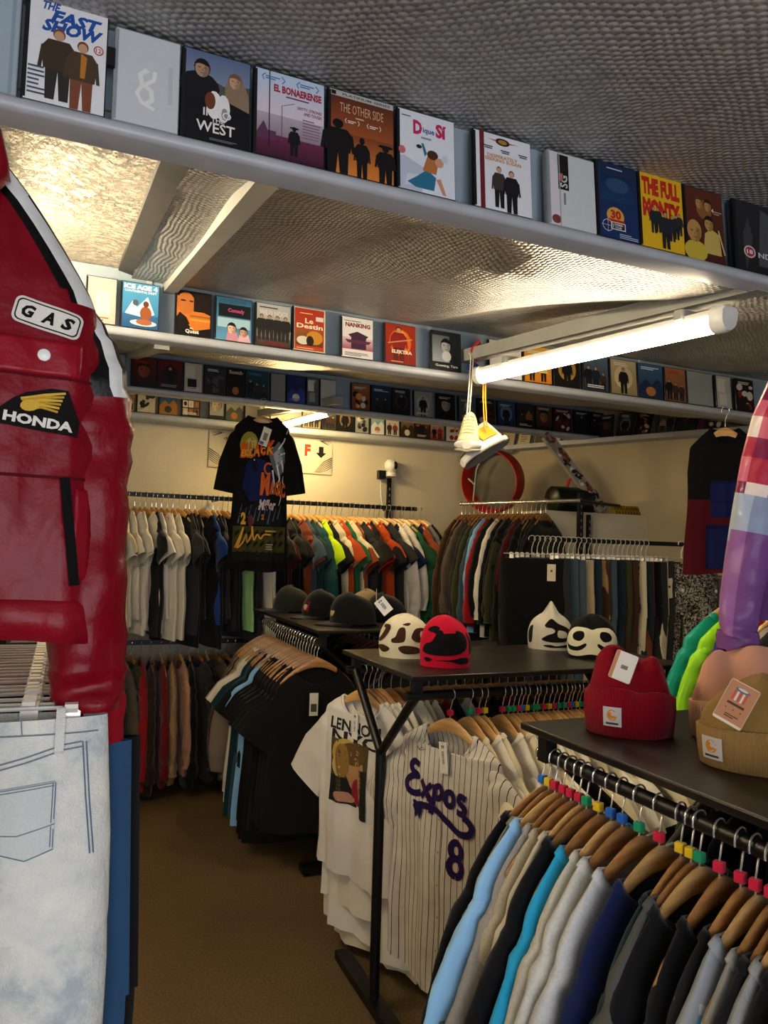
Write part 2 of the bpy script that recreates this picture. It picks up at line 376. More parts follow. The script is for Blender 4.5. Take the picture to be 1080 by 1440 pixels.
# ------------------------------------------------------------------ shelves
def shelf(name, label, x0, x1, y, ztop, depth, th, zc):
    t_ = thing(name, label, 'shelf', ((x0 + x1) / 2, y, ztop)); w = x1 - x0
    b = MB(); r = th * .45; pr = []
    for i in range(7):
        a = PI / 2 + PI * i / 6; pr.append((r * math.cos(a) + r, -th / 2 + (th / 2) * math.sin(a)))
    pr += [(depth, -th), (depth, 0)]
    b.loft([[(x, yy, zz) for yy, zz in pr] for x in (-w / 2, w / 2)], True, True, True); b.build('shelf_board', M['shelf'], t_)
    b = MB(); b.box((0, depth + .006, (zc - ztop) / 2), (w, .012, zc - ztop)); b.build('back_board', M['board'], t_)
    if name != 'film_shelf.009':
        b = MB(); x = -w / 2 + .4
        while x < w / 2: b.box((x, depth - .004, (zc - ztop) / 2), (.02, .008, zc - ztop - .004)); x += 1.27
        b.build('batten', M['shelf'], t_)
    return t_
S1 = (1.40, 2.414); S2 = (3.04, 2.492); S3 = (4.72, 2.602); S4 = (5.42, 2.565)
shelf('film_shelf', 'grey shelf closest to the camera, below the rippled foil ceiling, holding large film cases', -1.4, 3.4, *S1, .07, .026, 2.66)
shelf('film_shelf', 'second grey shelf from the camera, level with the hanging tube lamp, holding film cases', -1.4, 4.7, *S2, .085, .035, 2.745)
shelf('film_shelf', 'third grey shelf back, ending against the slanting wall, holding dark film cases', -1.4, 4.02, *S3, .09, .034, 2.85)
shelf('film_shelf', 'lowest grey shelf fixed to the cream back wall, holding small film cases', -1.4, 3.5, *S4, .17, .05, 2.6)
t_ = thing('film_shelf', 'grey shelf along the slanting tan wall, holding leaning dark film cases', 'shelf', ob(1.6, 0, 2.575)); t_.rotation_euler[2] = math.atan2(OD.y, OD.x)
b = MB(); b.box((0, -.075, -.02), (3.3, .15, .035)); b.build('shelf_board', M['shelf'], t_)
def brace(name, label, p0, p1, w=.05, th=.03):
    b = MB(); p0 = Vector(p0); p1 = Vector(p1); d = (p1 - p0).normalized(); e = d.cross(Vector((0, 1, 0))).normalized() * w / 2; f = d.cross(e).normalized() * th / 2
    b.loft([[p - e - f, p + e - f, p + e + f, p - e + f] for p in (p0, p1)], True, True, True)
    return tag(b.build(name, M['beam']), label, 'brace')
brace('shelf_brace', 'plain grey diagonal brace against the cream wall beside the round red tub', at(648, 640, 5.45), at(704, 702, 5.5), .075, .03)
sb = brace('shelf_brace', 'grey diagonal brace covered in dark stickers above the green barrel', at(768, 612, 4.62), at(847, 718, 4.45), .085, .03)
r = random.Random(3); p0, p1 = at(768, 612, 4.62), at(847, 718, 4.45); d_ = (p1 - p0); e_ = d_.normalized().cross(Vector((0, 1, 0))).normalized(); f_ = d_.normalized().cross(e_).normalized(); f_ = f_ if f_.y < 0 else -f_
a = Art(1, 1); m_ = MB(); L = d_.length
for i in range(46):
    u = r.uniform(.02, .98) if i > 30 else i / 31; c = r.choice(['#1c1516', '#6a2a2c', '#d8cfc2', '#3a2320', '#8d7d72', '#241a1b', '#7a3a34'])
    cc = p0 + d_ * u + e_ * r.uniform(-.025, .025) + f_ * (.0158 + i * .0002); hw, hh = r.uniform(.012, .03), r.uniform(.008, .016); an = r.uniform(-.5, .5)
    D = d_.normalized(); m_.poly([cc + (D * math.cos(an) + e_ * math.sin(an)) * hw * sx + (e_ * math.cos(an) - D * math.sin(an)) * hh * sy for sx, sy in ((-1, -1), (1, -1), (1, 1), (-1, 1))], C(c))
m_.build('stickers', M['print'], sb)

# ------------------------------------------------------------------ lamps
LIGHTC = '#ffe8c4'
M['tube'] = m_emit('lit_tube', LIGHTC, 50.0); M['tube2'] = m_emit('lit_short_tube', '#ffdc98', 200.0); M['tube3'] = m_emit('added_uplight_tube', '#ffe9c4', 250.0)
def batten(label, p0, p1, h=.07, w=.06, tm='tube', flip=False, rods=0):
    p0 = Vector(p0); p1 = Vector(p1); d = (p1 - p0); L = d.length; t_ = thing('tube_lamp', label, 'lamp', (p0 + p1) / 2)
    q = d.normalized(); rot = Matrix((q.cross(Vector((0, 0, 1))).normalized(), q, q.cross(q.cross(Vector((0, 0, 1)))).normalized() * -1)).transposed().to_4x4()
    t_.rotation_euler = (rot @ Matrix.Rotation(PI if flip else 0, 4, 'Y')).to_euler()
    def prof(s, k0, k1, n=8): return [(s * w / 2 * math.cos(a), s * h * .5 * math.sin(a)) for a in [k0 + (k1 - k0) * i / n for i in range(n + 1)]]
    b = MB(); pr = prof(1, PI * .9, PI * 2.1, 12) ; b.loft([[(x, y, z) for x, z in pr] for y in (-L / 2 + .03, L / 2 - .03)], True, True, True); b.build('diffuser', M[tm], t_)
    b = MB(); pr = [(-w * .46, h * .12), (w * .46, h * .12), (w * .4, h * .42), (-w * .4, h * .42)]; b.loft([[(x, y, z) for x, z in pr] for y in (-L / 2 + .02, L / 2 - .02)], True, True, True); b.build('housing', M['white'], t_)
    for s in (-1, 1):
        b = MB(); pr = prof(1.12, PI * 1.02, PI * 1.98) + [(w * .58, h * .34), (w * .4, h * .52), (-w * .4, h * .52), (-w * .58, h * .34)]
        b.loft([[(x * g, y, z * g) for x, z in pr] for y, g in ((s * (L / 2 - .035), 1), (s * L / 2, 1), (s * (L / 2 + .012), .86))], True, True, True); b.build('end_cap', M['white'], t_)
    for s in (-.78, .62):
        b = MB(); b.box((0, s * L / 2, h * .5), (w * 1.2, .03, .03)); b.build('bracket', M['beam'], t_)
    for s in (-.8, .8) if rods else ():
        b = MB(); k = -1 if flip else 1; b.tube([(0, s * L / 2, k * h * .4), (0, s * L / 2, k * (h * .4 + rods))], .006, 8); b.build('suspension_rod', M['beam'], t_)
    return t_
batten('long bright tube lamp slung under the beam between the two front shelves', (1.70, 1.545, 2.335), (1.70, 2.93, 2.455))
batten('short tube lamp glowing behind the third shelf, above the black printed tee', at(467, 579, 4.86), at(372, 604, 5.36), .05, .045, 'tube2', rods=.1)
batten('unseen tube lamp added to brighten the crumpled gold foil ceiling beside the red jacket', (-.46, 1.85, 2.36), (-.46, 2.95, 2.56), tm='tube3', flip=True, rods=.1)  # out-of-view uplight, added only to brighten the foil above it

# ------------------------------------------------------------------ film cases
def case_mesh(w, h, d, mw=None):
    b = MB(); b.rbox((0, d / 2, h / 2), (w, d, h), .004); b.box((-w / 2 + .0045, -.0004, h / 2), (.006, .0012, h * .94)); return b
def film(px0, px1, sh, art, label, h=.19, d=.016, midy=None, lean=5, case='case', group=None, rz=0, dy=.012, name='film_case', crop=None):
    Y, z = sh; py = midy((px0 + px1) / 2); x0, x1 = Xat(px0, py, Y + dy), Xat(px1, py, Y + dy); w = abs(x1 - x0)
    o = case_mesh(w, h, d).build(name, M[case]); o.location = ((x0 + x1) / 2, Y + dy, z); o.rotation_euler = (math.radians(-lean), 0, rz)
    tag(o, label, 'film case', group)
    if art:
        a = Art(w - .006, h - .007); art(a)
        c = a.mb().build('cover', M['print'], o, smooth=False); c.location = (.001, -.0006, .0035)
    return o
m1 = lambda p: 62 + .236 * p
m2 = lambda p: 405 + .133 * p
m3 = lambda p: 502 + .1085 * p
m4 = lambda p: 548 + .083 * p
G1 = 'film cases on the front shelf'; G2 = 'film cases on the second shelf'; G3 = 'film cases on the third shelf'; G4 = 'film cases on the back wall shelf'; G5 = 'film cases along the slanting wall'
def A1(a):
    a.rect(0, 0, 1, 1, '#e6e7e8'); a.lines(.3, .955, .9, .985, 1, '#333333'); a.text('Part TWO', .35, .95, .72, .98, '#222222'); a.text('BBC', .83, .94, .96, .975, '#333333')
    a.text('THE', .18, .86, .4, .94, '#1d4fa0', .04, .3); a.text('FAST', .28, .76, .93, .88, '#1d4fa0', .05, .3); a.text('SHOW', .18, .66, .95, .78, '#1d4fa0', .05, .3)
    a.ell(.9, .6, .065, .045, '#b02a30'); a.ell(.9, .6, .05, .034, '#e8e8e8'); a.text('12', .865, .58, .935, .62, '#b02a30')
    a.person(.4, .04, .66, '#3d3024', legs='#2d2a26', hair='#7a4a2a', wd=1.15); a.person(.7, .0, .64, '#4a3a2a', legs='#7c4630', hair='#6b4426', wd=1.1)
    a.poly([(.68, .3), (.74, .3), (.76, .5), (.68, .53)], '#b9772c'); a.lines(.04, .06, .26, .34, 7, '#44506a', 2, .4)
film(31, 151, S1, A1, 'film case with white cover, blue slanted title and two men in brown coats', .215, .028, m1, group=G1)
def A2(a):
    a.rect(0, 0, 1, 1, '#c9ced2'); a.stroke([(.5, .62), (.38, .55), (.42, .45), (.56, .4), (.58, .3), (.48, .24)], .05, '#e4e6e2'); a.stroke([(.62, .62), (.6, .52), (.4, .42), (.34, .34), (.42, .25), (.62, .2)], .04, '#e8e8e2')
    a.rect(.83, .3, .9, .72, '#bcc2c6')
o = film(159, 254, S1, A2, 'plain pale grey slip case with a faint curly monogram and black thumb tab', .19, .02, m1, case='greycase', group=G1)
b = MB(); b.box((-.064, -.003, .12), (.014, .01, .036)); b.build('tab', M['case'], o)
def A3(a):
    a.rect(0, .0, 1, 1, '#0b0c10'); a.rect(0, .62, 1, 1, '#7d8ea4', '#5b6b8e'); a.poly([(0, .62), (.35, .72), (.6, .66), (1, .72), (1, .5), (0, .5)], '#4c5148')
    a.ell(.24, .6, .3, .17, '#101116'); a.face(.27, .8, .095, '#b08a6e', '#15100d'); a.poly([(.62, .5), (1, .42), (.98, .62), (.86, .83), (.7, .82), (.62, .66)], '#8a745c'); a.face(.77, .74, .08, '#c59a7c', '#6d543c')
    a.ell(.46, .42, .12, .16, '#f0ece4'); a.ell(.4, .46, .08, .1, '#6d3a22'); a.ell(.6, .4, .1, .16, '#e8e6e4'); a.ell(.62, .34, .05, .07, '#8b8f96')
    for s, x0, x1, y0, y1 in (('INTO', .3, .72, .28, .37), ('THE', .42, .62, .225, .275), ('WEST', .2, .78, .1, .22)): a.text(s, x0, y0, x1, y1, '#e8e6e0', .015)
    a.lines(.4, .02, .9, .05, 2, '#777777', 3)
film(255, 354, S1, A3, 'dark film case with two riders, a white horse and a cloudy sky', .19, .016, m1, group=G1)
def A4(a):
    a.rect(0, 0, 1, 1, '#6b2a44', '#dfe2ea'); a.rect(0, .5, 1, 1, '#d9c9d2', '#b9cfe4'); a.rect(0, 0, 1, .26, '#39142a', '#6b2a48'); a.poly([(0, .22), (.12, .4), (.18, .3), (.3, .3), (.3, .2), (0, .2)], '#5a3550')
    a.stroke([(.2, 1), (.2, .12)], .012, '#241820'); a.stroke([(.38, .2), (.38, .62), (.56, .68)], .008, '#5c4a5c'); a.text('EL BONAERENSE', .26, .77, .96, .86, '#a0182c', .045)
    for q in (.12, .62): a.stroke([(q, .88), (q - .03, .92), (q + .02, .96)], .01, '#2d5a94'); a.stroke([(q + .26, .88), (q + .3, .92), (q + .25, .96)], .01, '#2d5a94'); a.lines(q + .02, .9, q + .24, .95, 2, '#3a6aa0')
    a.lines(.44, .73, .95, .76, 1, '#6c2440'); a.text('GRITTY, STRONG', .6, .62, .96, .66, '#8e2a3c'); a.text('AND TOUGH', .7, .57, .96, .61, '#8e2a3c'); a.lines(.68, .3, .96, .54, 7, '#8b6a80', 5, .4)
    a.person(.56, .06, .34, '#120d12', '#120d12', '#120d12', '#120d12'); a.ell(.56, .385, .07, .012, '#120d12')
film(357, 459, S1, A4, 'film case with pale blue sky, purple ground and lone officer silhouette', .19, .016, m1, group=G1)
def A5(a):
    a.rect(0, 0, 1, 1, '#c8672c', '#4a2119'); a.rect(0, 0, 1, .5, '#d9822f', '#7d3c22'); a.rect(0, .93, 1, 1, '#b9b4ae'); a.rect(.03, .94, .1, .99, '#151515'); a.text('PLATINUM SERIES', .2, .95, .95, .98, '#4a4a4a')
    a.text('THE OTHER SIDE', .16, .75, .84, .86, '#d9b08a', -.005); a.lines(.4, .7, .6, .73, 1, '#d9b08a')
    for q in (.26, .6): a.stroke([(q, .62), (q - .02, .65), (q, .68)], .008, '#e8dcd0'); a.stroke([(q + .18, .62), (q + .2, .65), (q + .18, .68)], .008, '#e8dcd0'); a.lines(q + .02, .63, q + .16, .67, 2, '#e8dcd0')
    k = '#0e0a0a'; a.person(.13, -.02, .66, k, k, k, k, 1.5); a.person(.5, -.02, .5, k, k, k, k); a.person(.87, -.03, .48, k, k, k, k, 1.35); a.ell(.87, .44, .12, .02, k)
film(462, 557, S1, A5, 'film case with three black silhouettes against an orange brown sky', .19, .016, m1, group=G1)
def A6(a):
    a.rect(0, 0, 1, 1, '#dfe3ea'); a.poly([(0, 0), (.4, 0), (.5, .3), (.1, .42), (0, .4)], '#b9c3d2'); a.poly([(.1, .05), (.5, .1), (.4, .22), (.15, .2)], '#cfd6e0')
    a.text('D', .26, .72, .42, .9, '#c2265a', .05); a.text('ique', .43, .74, .64, .83, '#2a5fa0', .03); a.text('Sí', .66, .74, .86, .92, '#c2265a', .05)
    a.lines(.06, .92, .3, .945, 1, '#333344'); a.lines(.4, .68, .68, .73, 1, '#8a90a0')
    a.poly([(.15, .1), (.3, .05), (.62, .05), (.66, .22), (.5, .3), (.3, .18)], '#2a6f90'); a.poly([(.42, .28), (.66, .26), (.72, .46), (.52, .5)], '#b5713c'); a.ell(.6, .5, .1, .06, '#4a2a18'); a.ell(.72, .42, .08, .06, '#d09a78')
    a.poly([(.5, .5), (.44, .62), (.4, .62), (.46, .46)], '#2a6f90'); a.poly([(.66, .2), (.74, .22), (.84, .02), (.78, .02)], '#c98f70'); a.ell(.36, .57, .05, .025, '#20242c'); a.ell(.06, .48, .06, .05, '#c86a70'); a.ell(.82, .48, .06, .05, '#c8d4de')
film(560, 643, S1, A6, 'white film case with pink and blue title and a tangled blue couple', .19, .016, m1, group=G1)
def A7(a):
    a.rect(0, 0, 1, 1, '#e3e4e8'); a.ell(.5, .92, .13, .05, '#1a1410'); a.ell(.5, .92, .08, .03, '#a9822e'); a.poly([(.22, .93), (.4, .91), (.4, .93)], '#b02a2a'); a.poly([(.78, .93), (.6, .91), (.6, .93)], '#b02a2a')
    for q, y in ((.16, .82), (.46, .8), (.78, .8)): a.rect(q, y, q + .16, y + .015, '#222230'); a.rect(q + .02, y - .025, q + .15, y - .01, '#222230')
    a.text('DESPERATELY', .22, .69, .76, .735, '#c88a4a', .03); a.text('SEEKING SUSAN', .18, .64, .82, .685, '#c88a4a', .03)
    a.person(.42, .04, .54, '#3a3430', '#caa07e', '#14141a', '#8a6238'); a.person(.64, .0, .56, '#14141a', '#caa07e', '#101014', '#6d4a2a', 1.1)
o = film(668, 751, S1, A7, 'white film case with orange title and two women in black jackets', .19, .016, m1, group=G1)
b = MB(); b.box((-.054, .007, .095), (.012, .0155, .186), C('#6d1f22')); b.build('spine', M['print'], o)
def A8(a):
    a.rect(0, 0, 1, 1, '#cdd1d2'); a.rect(0, 0, .22, 1, '#d6d2d2', '#d6d2d2'); a.rect(.2, .5, .43, .98, '#17130f'); a.text('SG', .24, .53, .4, .7, '#cfcfca', .02, rot=1); a.rect(.21, .62, .3, .72, '#c26a78'); a.rect(.31, .3, .35, .46, '#777777'); a.ell(.14, .08, .1, .06, '#7a3c34'); a.rect(.22, 0, .24, 1, '#9a9e9e')
film(773, 841, S1, A8, 'white box case with black corner label, standing between white and blue cases', .19, .02, m1, case='greycase', group=G1)
def A9(a):
    a.rect(0, 0, 1, 1, '#132f5e', '#1a2c4e'); a.rect(.1, .5, .9, .85, '#123a66', '#0f2648'); a.ell(.5, .72, .3, .1, '#27486e'); a.lines(.25, .93, .85, .96, 1, '#b9c6d8')
    a.ell(.42, .3, .22, .12, '#d9a240'); a.text('30', .3, .26, .56, .38, '#b3261e', .05); a.rect(.22, .2, .64, .255, '#b3261e'); a.rect(.3, .12, .66, .22, '#e8e4da'); a.rect(.32, .13, .64, .21, '#161616'); a.text('CINEMA', .36, .175, .6, .2, '#eeeeee'); a.text('CLUB', .4, .14, .56, .165, '#eeeeee')
    a.stroke([(.22 + .13 * math.cos(q), .16 + .075 * math.sin(q)) for q in [i * .45 for i in range(15)]], .008, '#c8ccd4'); a.stroke([(.06, .16), (.38, .16)], .005, '#c8ccd4'); a.stroke([(.22, .07), (.22, .25)], .005, '#c8ccd4'); a.lines(.5, .02, .98, .09, 3, '#b9c6d8', 2, .4)
film(842, 901, S1, A9, 'dark blue film case with round yellow badge and crosshair', .2, .02, m1, group=G1)
def A10(a):
    a.rect(0, 0, 1, 1, '#e3b41c'); a.text('THE FULL', .06, .7, .94, .94, '#c0281e', .07); a.text('MONTY', .06, .4, .94, .66, '#c0281e', .08)
    for q, y, h in ((.3, .2, .36), (.4, .22, .34), (.72, .14, .36), (.82, .18, .34), (.9, .24, .3), (.56, .02, .5)): a.person(q, y, h, '#23262c', '#b8906c', '#1c1e24')
film(902, 965, S1, A10, 'yellow film case with tall red title and men in dark suits', .205, .024, m1, group=G1)
def A11(a):
    a.rect(0, 0, 1, 1, '#4a1d14', '#5c2a18'); a.ell(.5, .72, .2, .14, '#8a5a2a'); a.face(.38, .8, .08, '#b98a4a', '#5a3418'); a.face(.6, .78, .08, '#b98a4a', '#2a1610'); a.poly([(.42, .1), (.9, .1), (.86, .4), (.66, .46), (.48, .38)], '#c8ae5a'); a.face(.6, .52, .1, '#b8904e', '#20120c')
    a.ell(.22, .1, .3, .15, '#c9b03a'); a.face(.2, .36, .14, '#b88a4c', '#b88a4c'); a.stroke([(.84, .46), (.98, .12)], .02, '#d8c890'); a.text('4', .68, .7, .74, .76, '#dddddd'); a.lines(.74, .68, .96, .74, 2, '#b89a80')
film(966, 1022, S1, A11, 'brown film case with bald man in yellow and warriors', .2, .024, m1, group=G1)
def A12(a):
    a.rect(0, 0, 1, 1, '#1b1c1e', '#26272a'); a.poly([(.5, .1), (.9, .1), (.8, .9), (.62, .95)], '#4a4c50'); a.poly([(.2, 0), (.4, .5), (.3, .8), (.16, .5)], '#3a3a3e'); a.ell(.3, .28, .14, .09, '#c8c4c0'); a.ell(.3, .28, .11, .07, '#a8303a'); a.text('18', .23, .25, .37, .31, '#eeeeee'); a.text('NDO', .5, .22, .98, .3, '#d0d0d0')
film(1037, 1098, S1, A12, 'black film case with red age badge at the far end of the front shelf', .2, .02, m1, group=G1)
def A0(a): a.rect(0, 0, 1, 1, '#9fb0ba'); a.rect(.86, 0, .93, 1, '#8b9ca6')
film(-60, 27, S1, A0, 'plain blue grey case at the near end, beside the two men in coats', .2, .02, m1, case='greycase', group=G1)
# second shelf
def B1(a):
    a.rect(0, 0, 1, 1, '#2d6f9e', '#4b98c2'); a.rect(0, 0, 1, .3, '#1e4a74', '#2a5f8e'); a.poly([(.1, .3), (.3, .6), (.42, .46), (.7, .72), (.9, .34), (.6, .25)], '#d8e2e6'); a.ell(.66, .34, .16, .16, '#8a4a2a'); a.ell(.66, .55, .08, .07, '#5a3422'); a.ell(.38, .56, .08, .07, '#4a5058'); a.ell(.6, .12, .36, .07, '#e0e0da'); a.ell(.62, .14, .22, .07, '#9a5a3a')
    a.text('ICE AGE 4', .06, .86, .96, .97, '#e6ecf0', .05); a.text('CONTINENTAL DRIFT', .08, .79, .94, .84, '#e6ecf0', .02)
film(169, 224, S2, B1, 'blue film case with icy sea cover beside the red jacket', .19, .016, m2, group=G2)
def B0(a): a.rect(0, 0, 1, 1, '#b9a89a', '#c8b8aa'); a.rect(.3, .2, .8, .7, '#d8cabc'); a.lines(.2, .05, .8, .16, 2, '#7a5a50')
film(120, 164, S2, B0, 'pale pinkish film case partly hidden by the red jacket shoulder', .19, .016, m2, group=G2)
def B2(a):
    a.rect(0, 0, 1, 1, '#120d0a'); a.poly([(0, .3), (.1, .5), (.5, .1), (.98, .2), (.98, .5), (.6, .6), (0, .9)], '#c8722a'); a.rect(.4, .34, .98, .46, '#e0a030', '#8a3c1c'); a.ell(.28, .72, .26, .26, '#b56a30'); a.rect(.5, .55, 1, 1, '#1c120c'); a.ell(.2, .78, .08, .02, '#1a0e08'); a.ell(.43, .78, .06, .02, '#1a0e08'); a.poly([(0, .36), (.12, .5), (.3, .4), (.4, .25), (.2, .2), (0, .2)], '#150e0a'); a.text('the', .4, .14, .5, .18, '#e8e4dc'); a.text('Quest', .28, .03, .66, .13, '#efece6', .03)
film(246, 298, S2, B2, 'film case with orange half face above a black sunset skyline', .19, .016, m2, group=G2)
def B3(a):
    a.rect(0, 0, 1, 1, '#5b94b4', '#2a5878'); a.rect(.08, .55, .98, .85, '#101418'); a.text('Comedy', .34, .64, .8, .76, '#b04a7c', .04); a.lines(.1, .87, .9, .97, 3, '#23485f'); a.rect(.06, .3, .96, .52, '#9cc0cc'); a.poly([(.3, 0), (.66, 0), (.6, .2), (.34, .22)], '#c88a9a'); a.face(.45, .28, .12, '#d8b49c', '#0c0c10'); a.poly([(.62, 0), (.98, 0), (.92, .18), (.68, .18)], '#d8a8b4'); a.face(.78, .22, .11, '#c89a80', '#1a1010')
film(302, 355, S2, B3, 'light blue film case with two laughing people in pink tops', .19, .016, m2, group=G2)
def B4(a):
    a.rect(0, 0, 1, 1, '#8a8c86', '#b0b2b0'); a.rect(0, 0, 1, .2, '#3a2a22', '#5a5048'); a.text('WILD HOGS', .1, .72, .92, .86, '#c8c6be', .05); a.lines(.1, .9, .9, .96, 1, '#3a3a3a')
    for i in range(4): a.person(.16 + .23 * i, .12, .62, '#22201e', '#b08a6c', '#2a2420', wd=1.15)
    a.poly([(.2, .02), (.9, .02), (.8, .1), (.3, .1)], '#6a2420')
film(359, 410, S2, B4, 'grey film case with four men standing in dark leather', .19, .016, m2, group=G2)
def B5(a):
    a.rect(0, 0, 1, 1, '#d2cabb'); a.rect(.04, .02, .96, .98, '#b4401c', '#a8341a'); a.text('Le', .36, .64, .62, .76, '#e8d8a8', .03); a.text('Destin', .1, .52, .92, .63, '#ece4c8', .03); a.rect(.7, .72, .94, .82, '#d8d4c8'); a.lines(.2, .86, .8, .9, 1, '#e0c080'); a.rect(.08, .12, .92, .48, '#5a3418', '#8a5422'); a.ell(.66, .32, .26, .16, '#c8882a'); a.ell(.3, .24, .2, .1, '#d8cdbc'); a.ell(.52, .24, .12, .12, '#2a1812'); a.lines(.1, .05, .9, .09, 1, '#e0b080')
film(412, 459, S2, B5, 'bright red orange film case with cream border and title', .2, .016, m2, group=G2)
def B6(a):
    a.rect(0, 0, 1, 1, '#d8d2d0', '#dfddd8'); a.text('NANKING', .12, .76, .92, .87, '#7a1f2a', .05); a.lines(.08, .9, .9, .94, 1, '#6a6a6a'); a.rect(0, .2, 1, .5, '#9a4a54', '#d0b8bc'); a.poly([(.2, .56), (.5, .66), (.86, .56), (.78, .5), (.78, .22), (.3, .22), (.3, .5)], '#3a1c38'); a.poly([(.1, .44), (.95, .44), (.86, .36), (.2, .36)], '#5a2440'); a.lines(.1, .04, .9, .14, 3, '#6a6068')
film(480, 526, S2, B6, 'whitish film case with a dark purple pagoda gate', .19, .016, m2, group=G2)
def B7(a):
    a.rect(0, 0, 1, 1, '#7a1c10', '#a83018'); a.ell(.5, .55, .36, .34, '#d86a1e'); a.ell(.52, .6, .2, .26, '#e8a838'); a.person(.45, .02, .92, '#8a1812', '#c89068', '#5a1410', '#2a0e0a', 1.3); a.stroke([(.1, .5), (.9, .66)], .03, '#c89068'); a.text('ELEKTRA', .22, .26, .88, .35, '#e8d8c0', .04); a.lines(.2, .04, .8, .08, 1, '#e0a060')
film(541, 586, S2, B7, 'fiery red and orange film case with one swordswoman', .19, .016, m2, group=G2)
def B8(a):
    a.rect(0, 0, 1, 1, '#17181a', '#26282c'); a.rect(0, .2, .6, .9, '#9aa2a8', '#62686e'); a.face(.48, .62, .17, '#b8b6b2', '#101012', '#5a5a5a'); a.ell(.5, .36, .16, .14, '#cfcfcd'); a.poly([(.74, .2), (.86, .2), (.86, .32), (.9, .32), (.8, .42), (.7, .32), (.74, .32)], '#0a0a0a'); a.rect(0, 0, 1, .18, '#1a1a1a'); a.text('Gunning, Tara', .12, .06, .88, .14, '#dcdad4', .02)
film(607, 650, S2, B8, 'black and white film case with a man looking down, near the hanging laces', .19, .016, m2, group=G2)
def gen(bg, bgt, kind, ac, tc='#d8d4cc', title='', sd=1):
    def f(a):
        r = random.Random(sd); a.rect(0, 0, 1, 1, bg, bgt)
        if kind == 'blank': return
        if kind == 'face': a.face(.5, .56, .25, ac, '#171310'); a.rect(0, 0, 1, .14, '#15120f')
        elif kind == 'people':
            n = r.choice([2, 3, 3])
            for i in range(n): a.person((i + .7) / (n + .4), .04, r.uniform(.5, .7), r.choice([ac, '#15151a', '#3a2a22']), '#b48c6c', '#14141a', wd=1.2)
        elif kind == 'one': a.ell(.5, .5, .36, .34, ac); a.person(.5, .02, .76, '#14141a', '#b08a70', '#101014', wd=1.2)
        elif kind == 'grid':
            for i in range(3):
                for j in range(3): a.rect(.06 + .31 * i, .05 + .31 * j, .33 + .31 * i, .32 + .31 * j, r.choice(['#c8b49a', '#1a1614', '#e0dcd2', '#8a5a3a'])); a.ell(.195 + .31 * i, .19 + .31 * j, .09, .09, r.choice(['#2a1c16', '#d8c4a8', '#a8764a']))
        elif kind == 'land': a.poly([(0, .3), (.3, .55), (.55, .4), (.8, .6), (1, .4), (1, 0), (0, 0)], ac); a.ell(.5, .2, .2, .14, r.choice(['#a86a34', '#d8d0c0', '#3a3a34']))
        elif kind == 'blobs':
            for i in range(9): a.ell(r.uniform(.15, .85), r.uniform(.1, .8), r.uniform(.06, .2), r.uniform(.05, .14), r.choice([ac, '#d8cfc0', '#1a1616', ac]), 10, r.uniform(0, 3))
        elif kind == 'spine': a.rect(.1, .5, .6, .9, '#d8d4c8'); a.rect(.2, .1, .7, .45, ac)
        if title: a.text(title, .1, .8, .9, .93, tc, .03)
        else:
            y = r.choice([.8, .84, .08]); a.lines(.14, y, .86, y + .1, 2, tc, sd, .55)
    return f
def row(sh, mf, grp, where, items, h=.19, lean=5, **kw):
    for i, (x0, x1, desc, *g) in enumerate(items):
        film(x0, x1, sh, gen(*g, sd=i + 3) if g else None, f'{desc} film case, {ordn(i)} along the {where}', h, .016, mf, lean, 'case', grp, **kw)
row(S2, m2, G2, 'second shelf past the lamp', [
    (688, 735, 'white', '#d8d6ce', '#e0ded6', 'blank', '#ffffff'), (737, 777, 'orange and blue', '#c8761c', '#e0a83a', 'people', '#e8c060'), (780, 817, 'black DEUCE-lettered'.replace('DEUCE-lettered', 'gold-ringed'), '#120f0c', '#1c1610', 'one', '#a8843a', '#e8e4d8', 'DEUCE'),
    (821, 857, 'blue grey group', '#2a3440', '#55677c', 'people', '#1c2430'), (859, 897, 'sepia lone man', '#8a7a54', '#b8a880', 'one', '#c8b88a'), (898, 934, 'blue evening', '#1e3350', '#3d5f86', 'land', '#1a2a48', '#c8d4e4'), (936, 966, 'brown three-man', '#6a4a30', '#a86a40', 'people', '#3a261a', '#a03020'),
    (967, 1004, 'grey', '#8a908c', '#9aa09c', 'blank', '#ffffff'), (1008, 1030, 'pale white-striped', '#a8aaa6', '#b8bab4', 'spine', '#c4c4bc'), (1036, 1062, 'dark red', '#16100f', '#2a1412', 'blobs', '#8a1c18')])
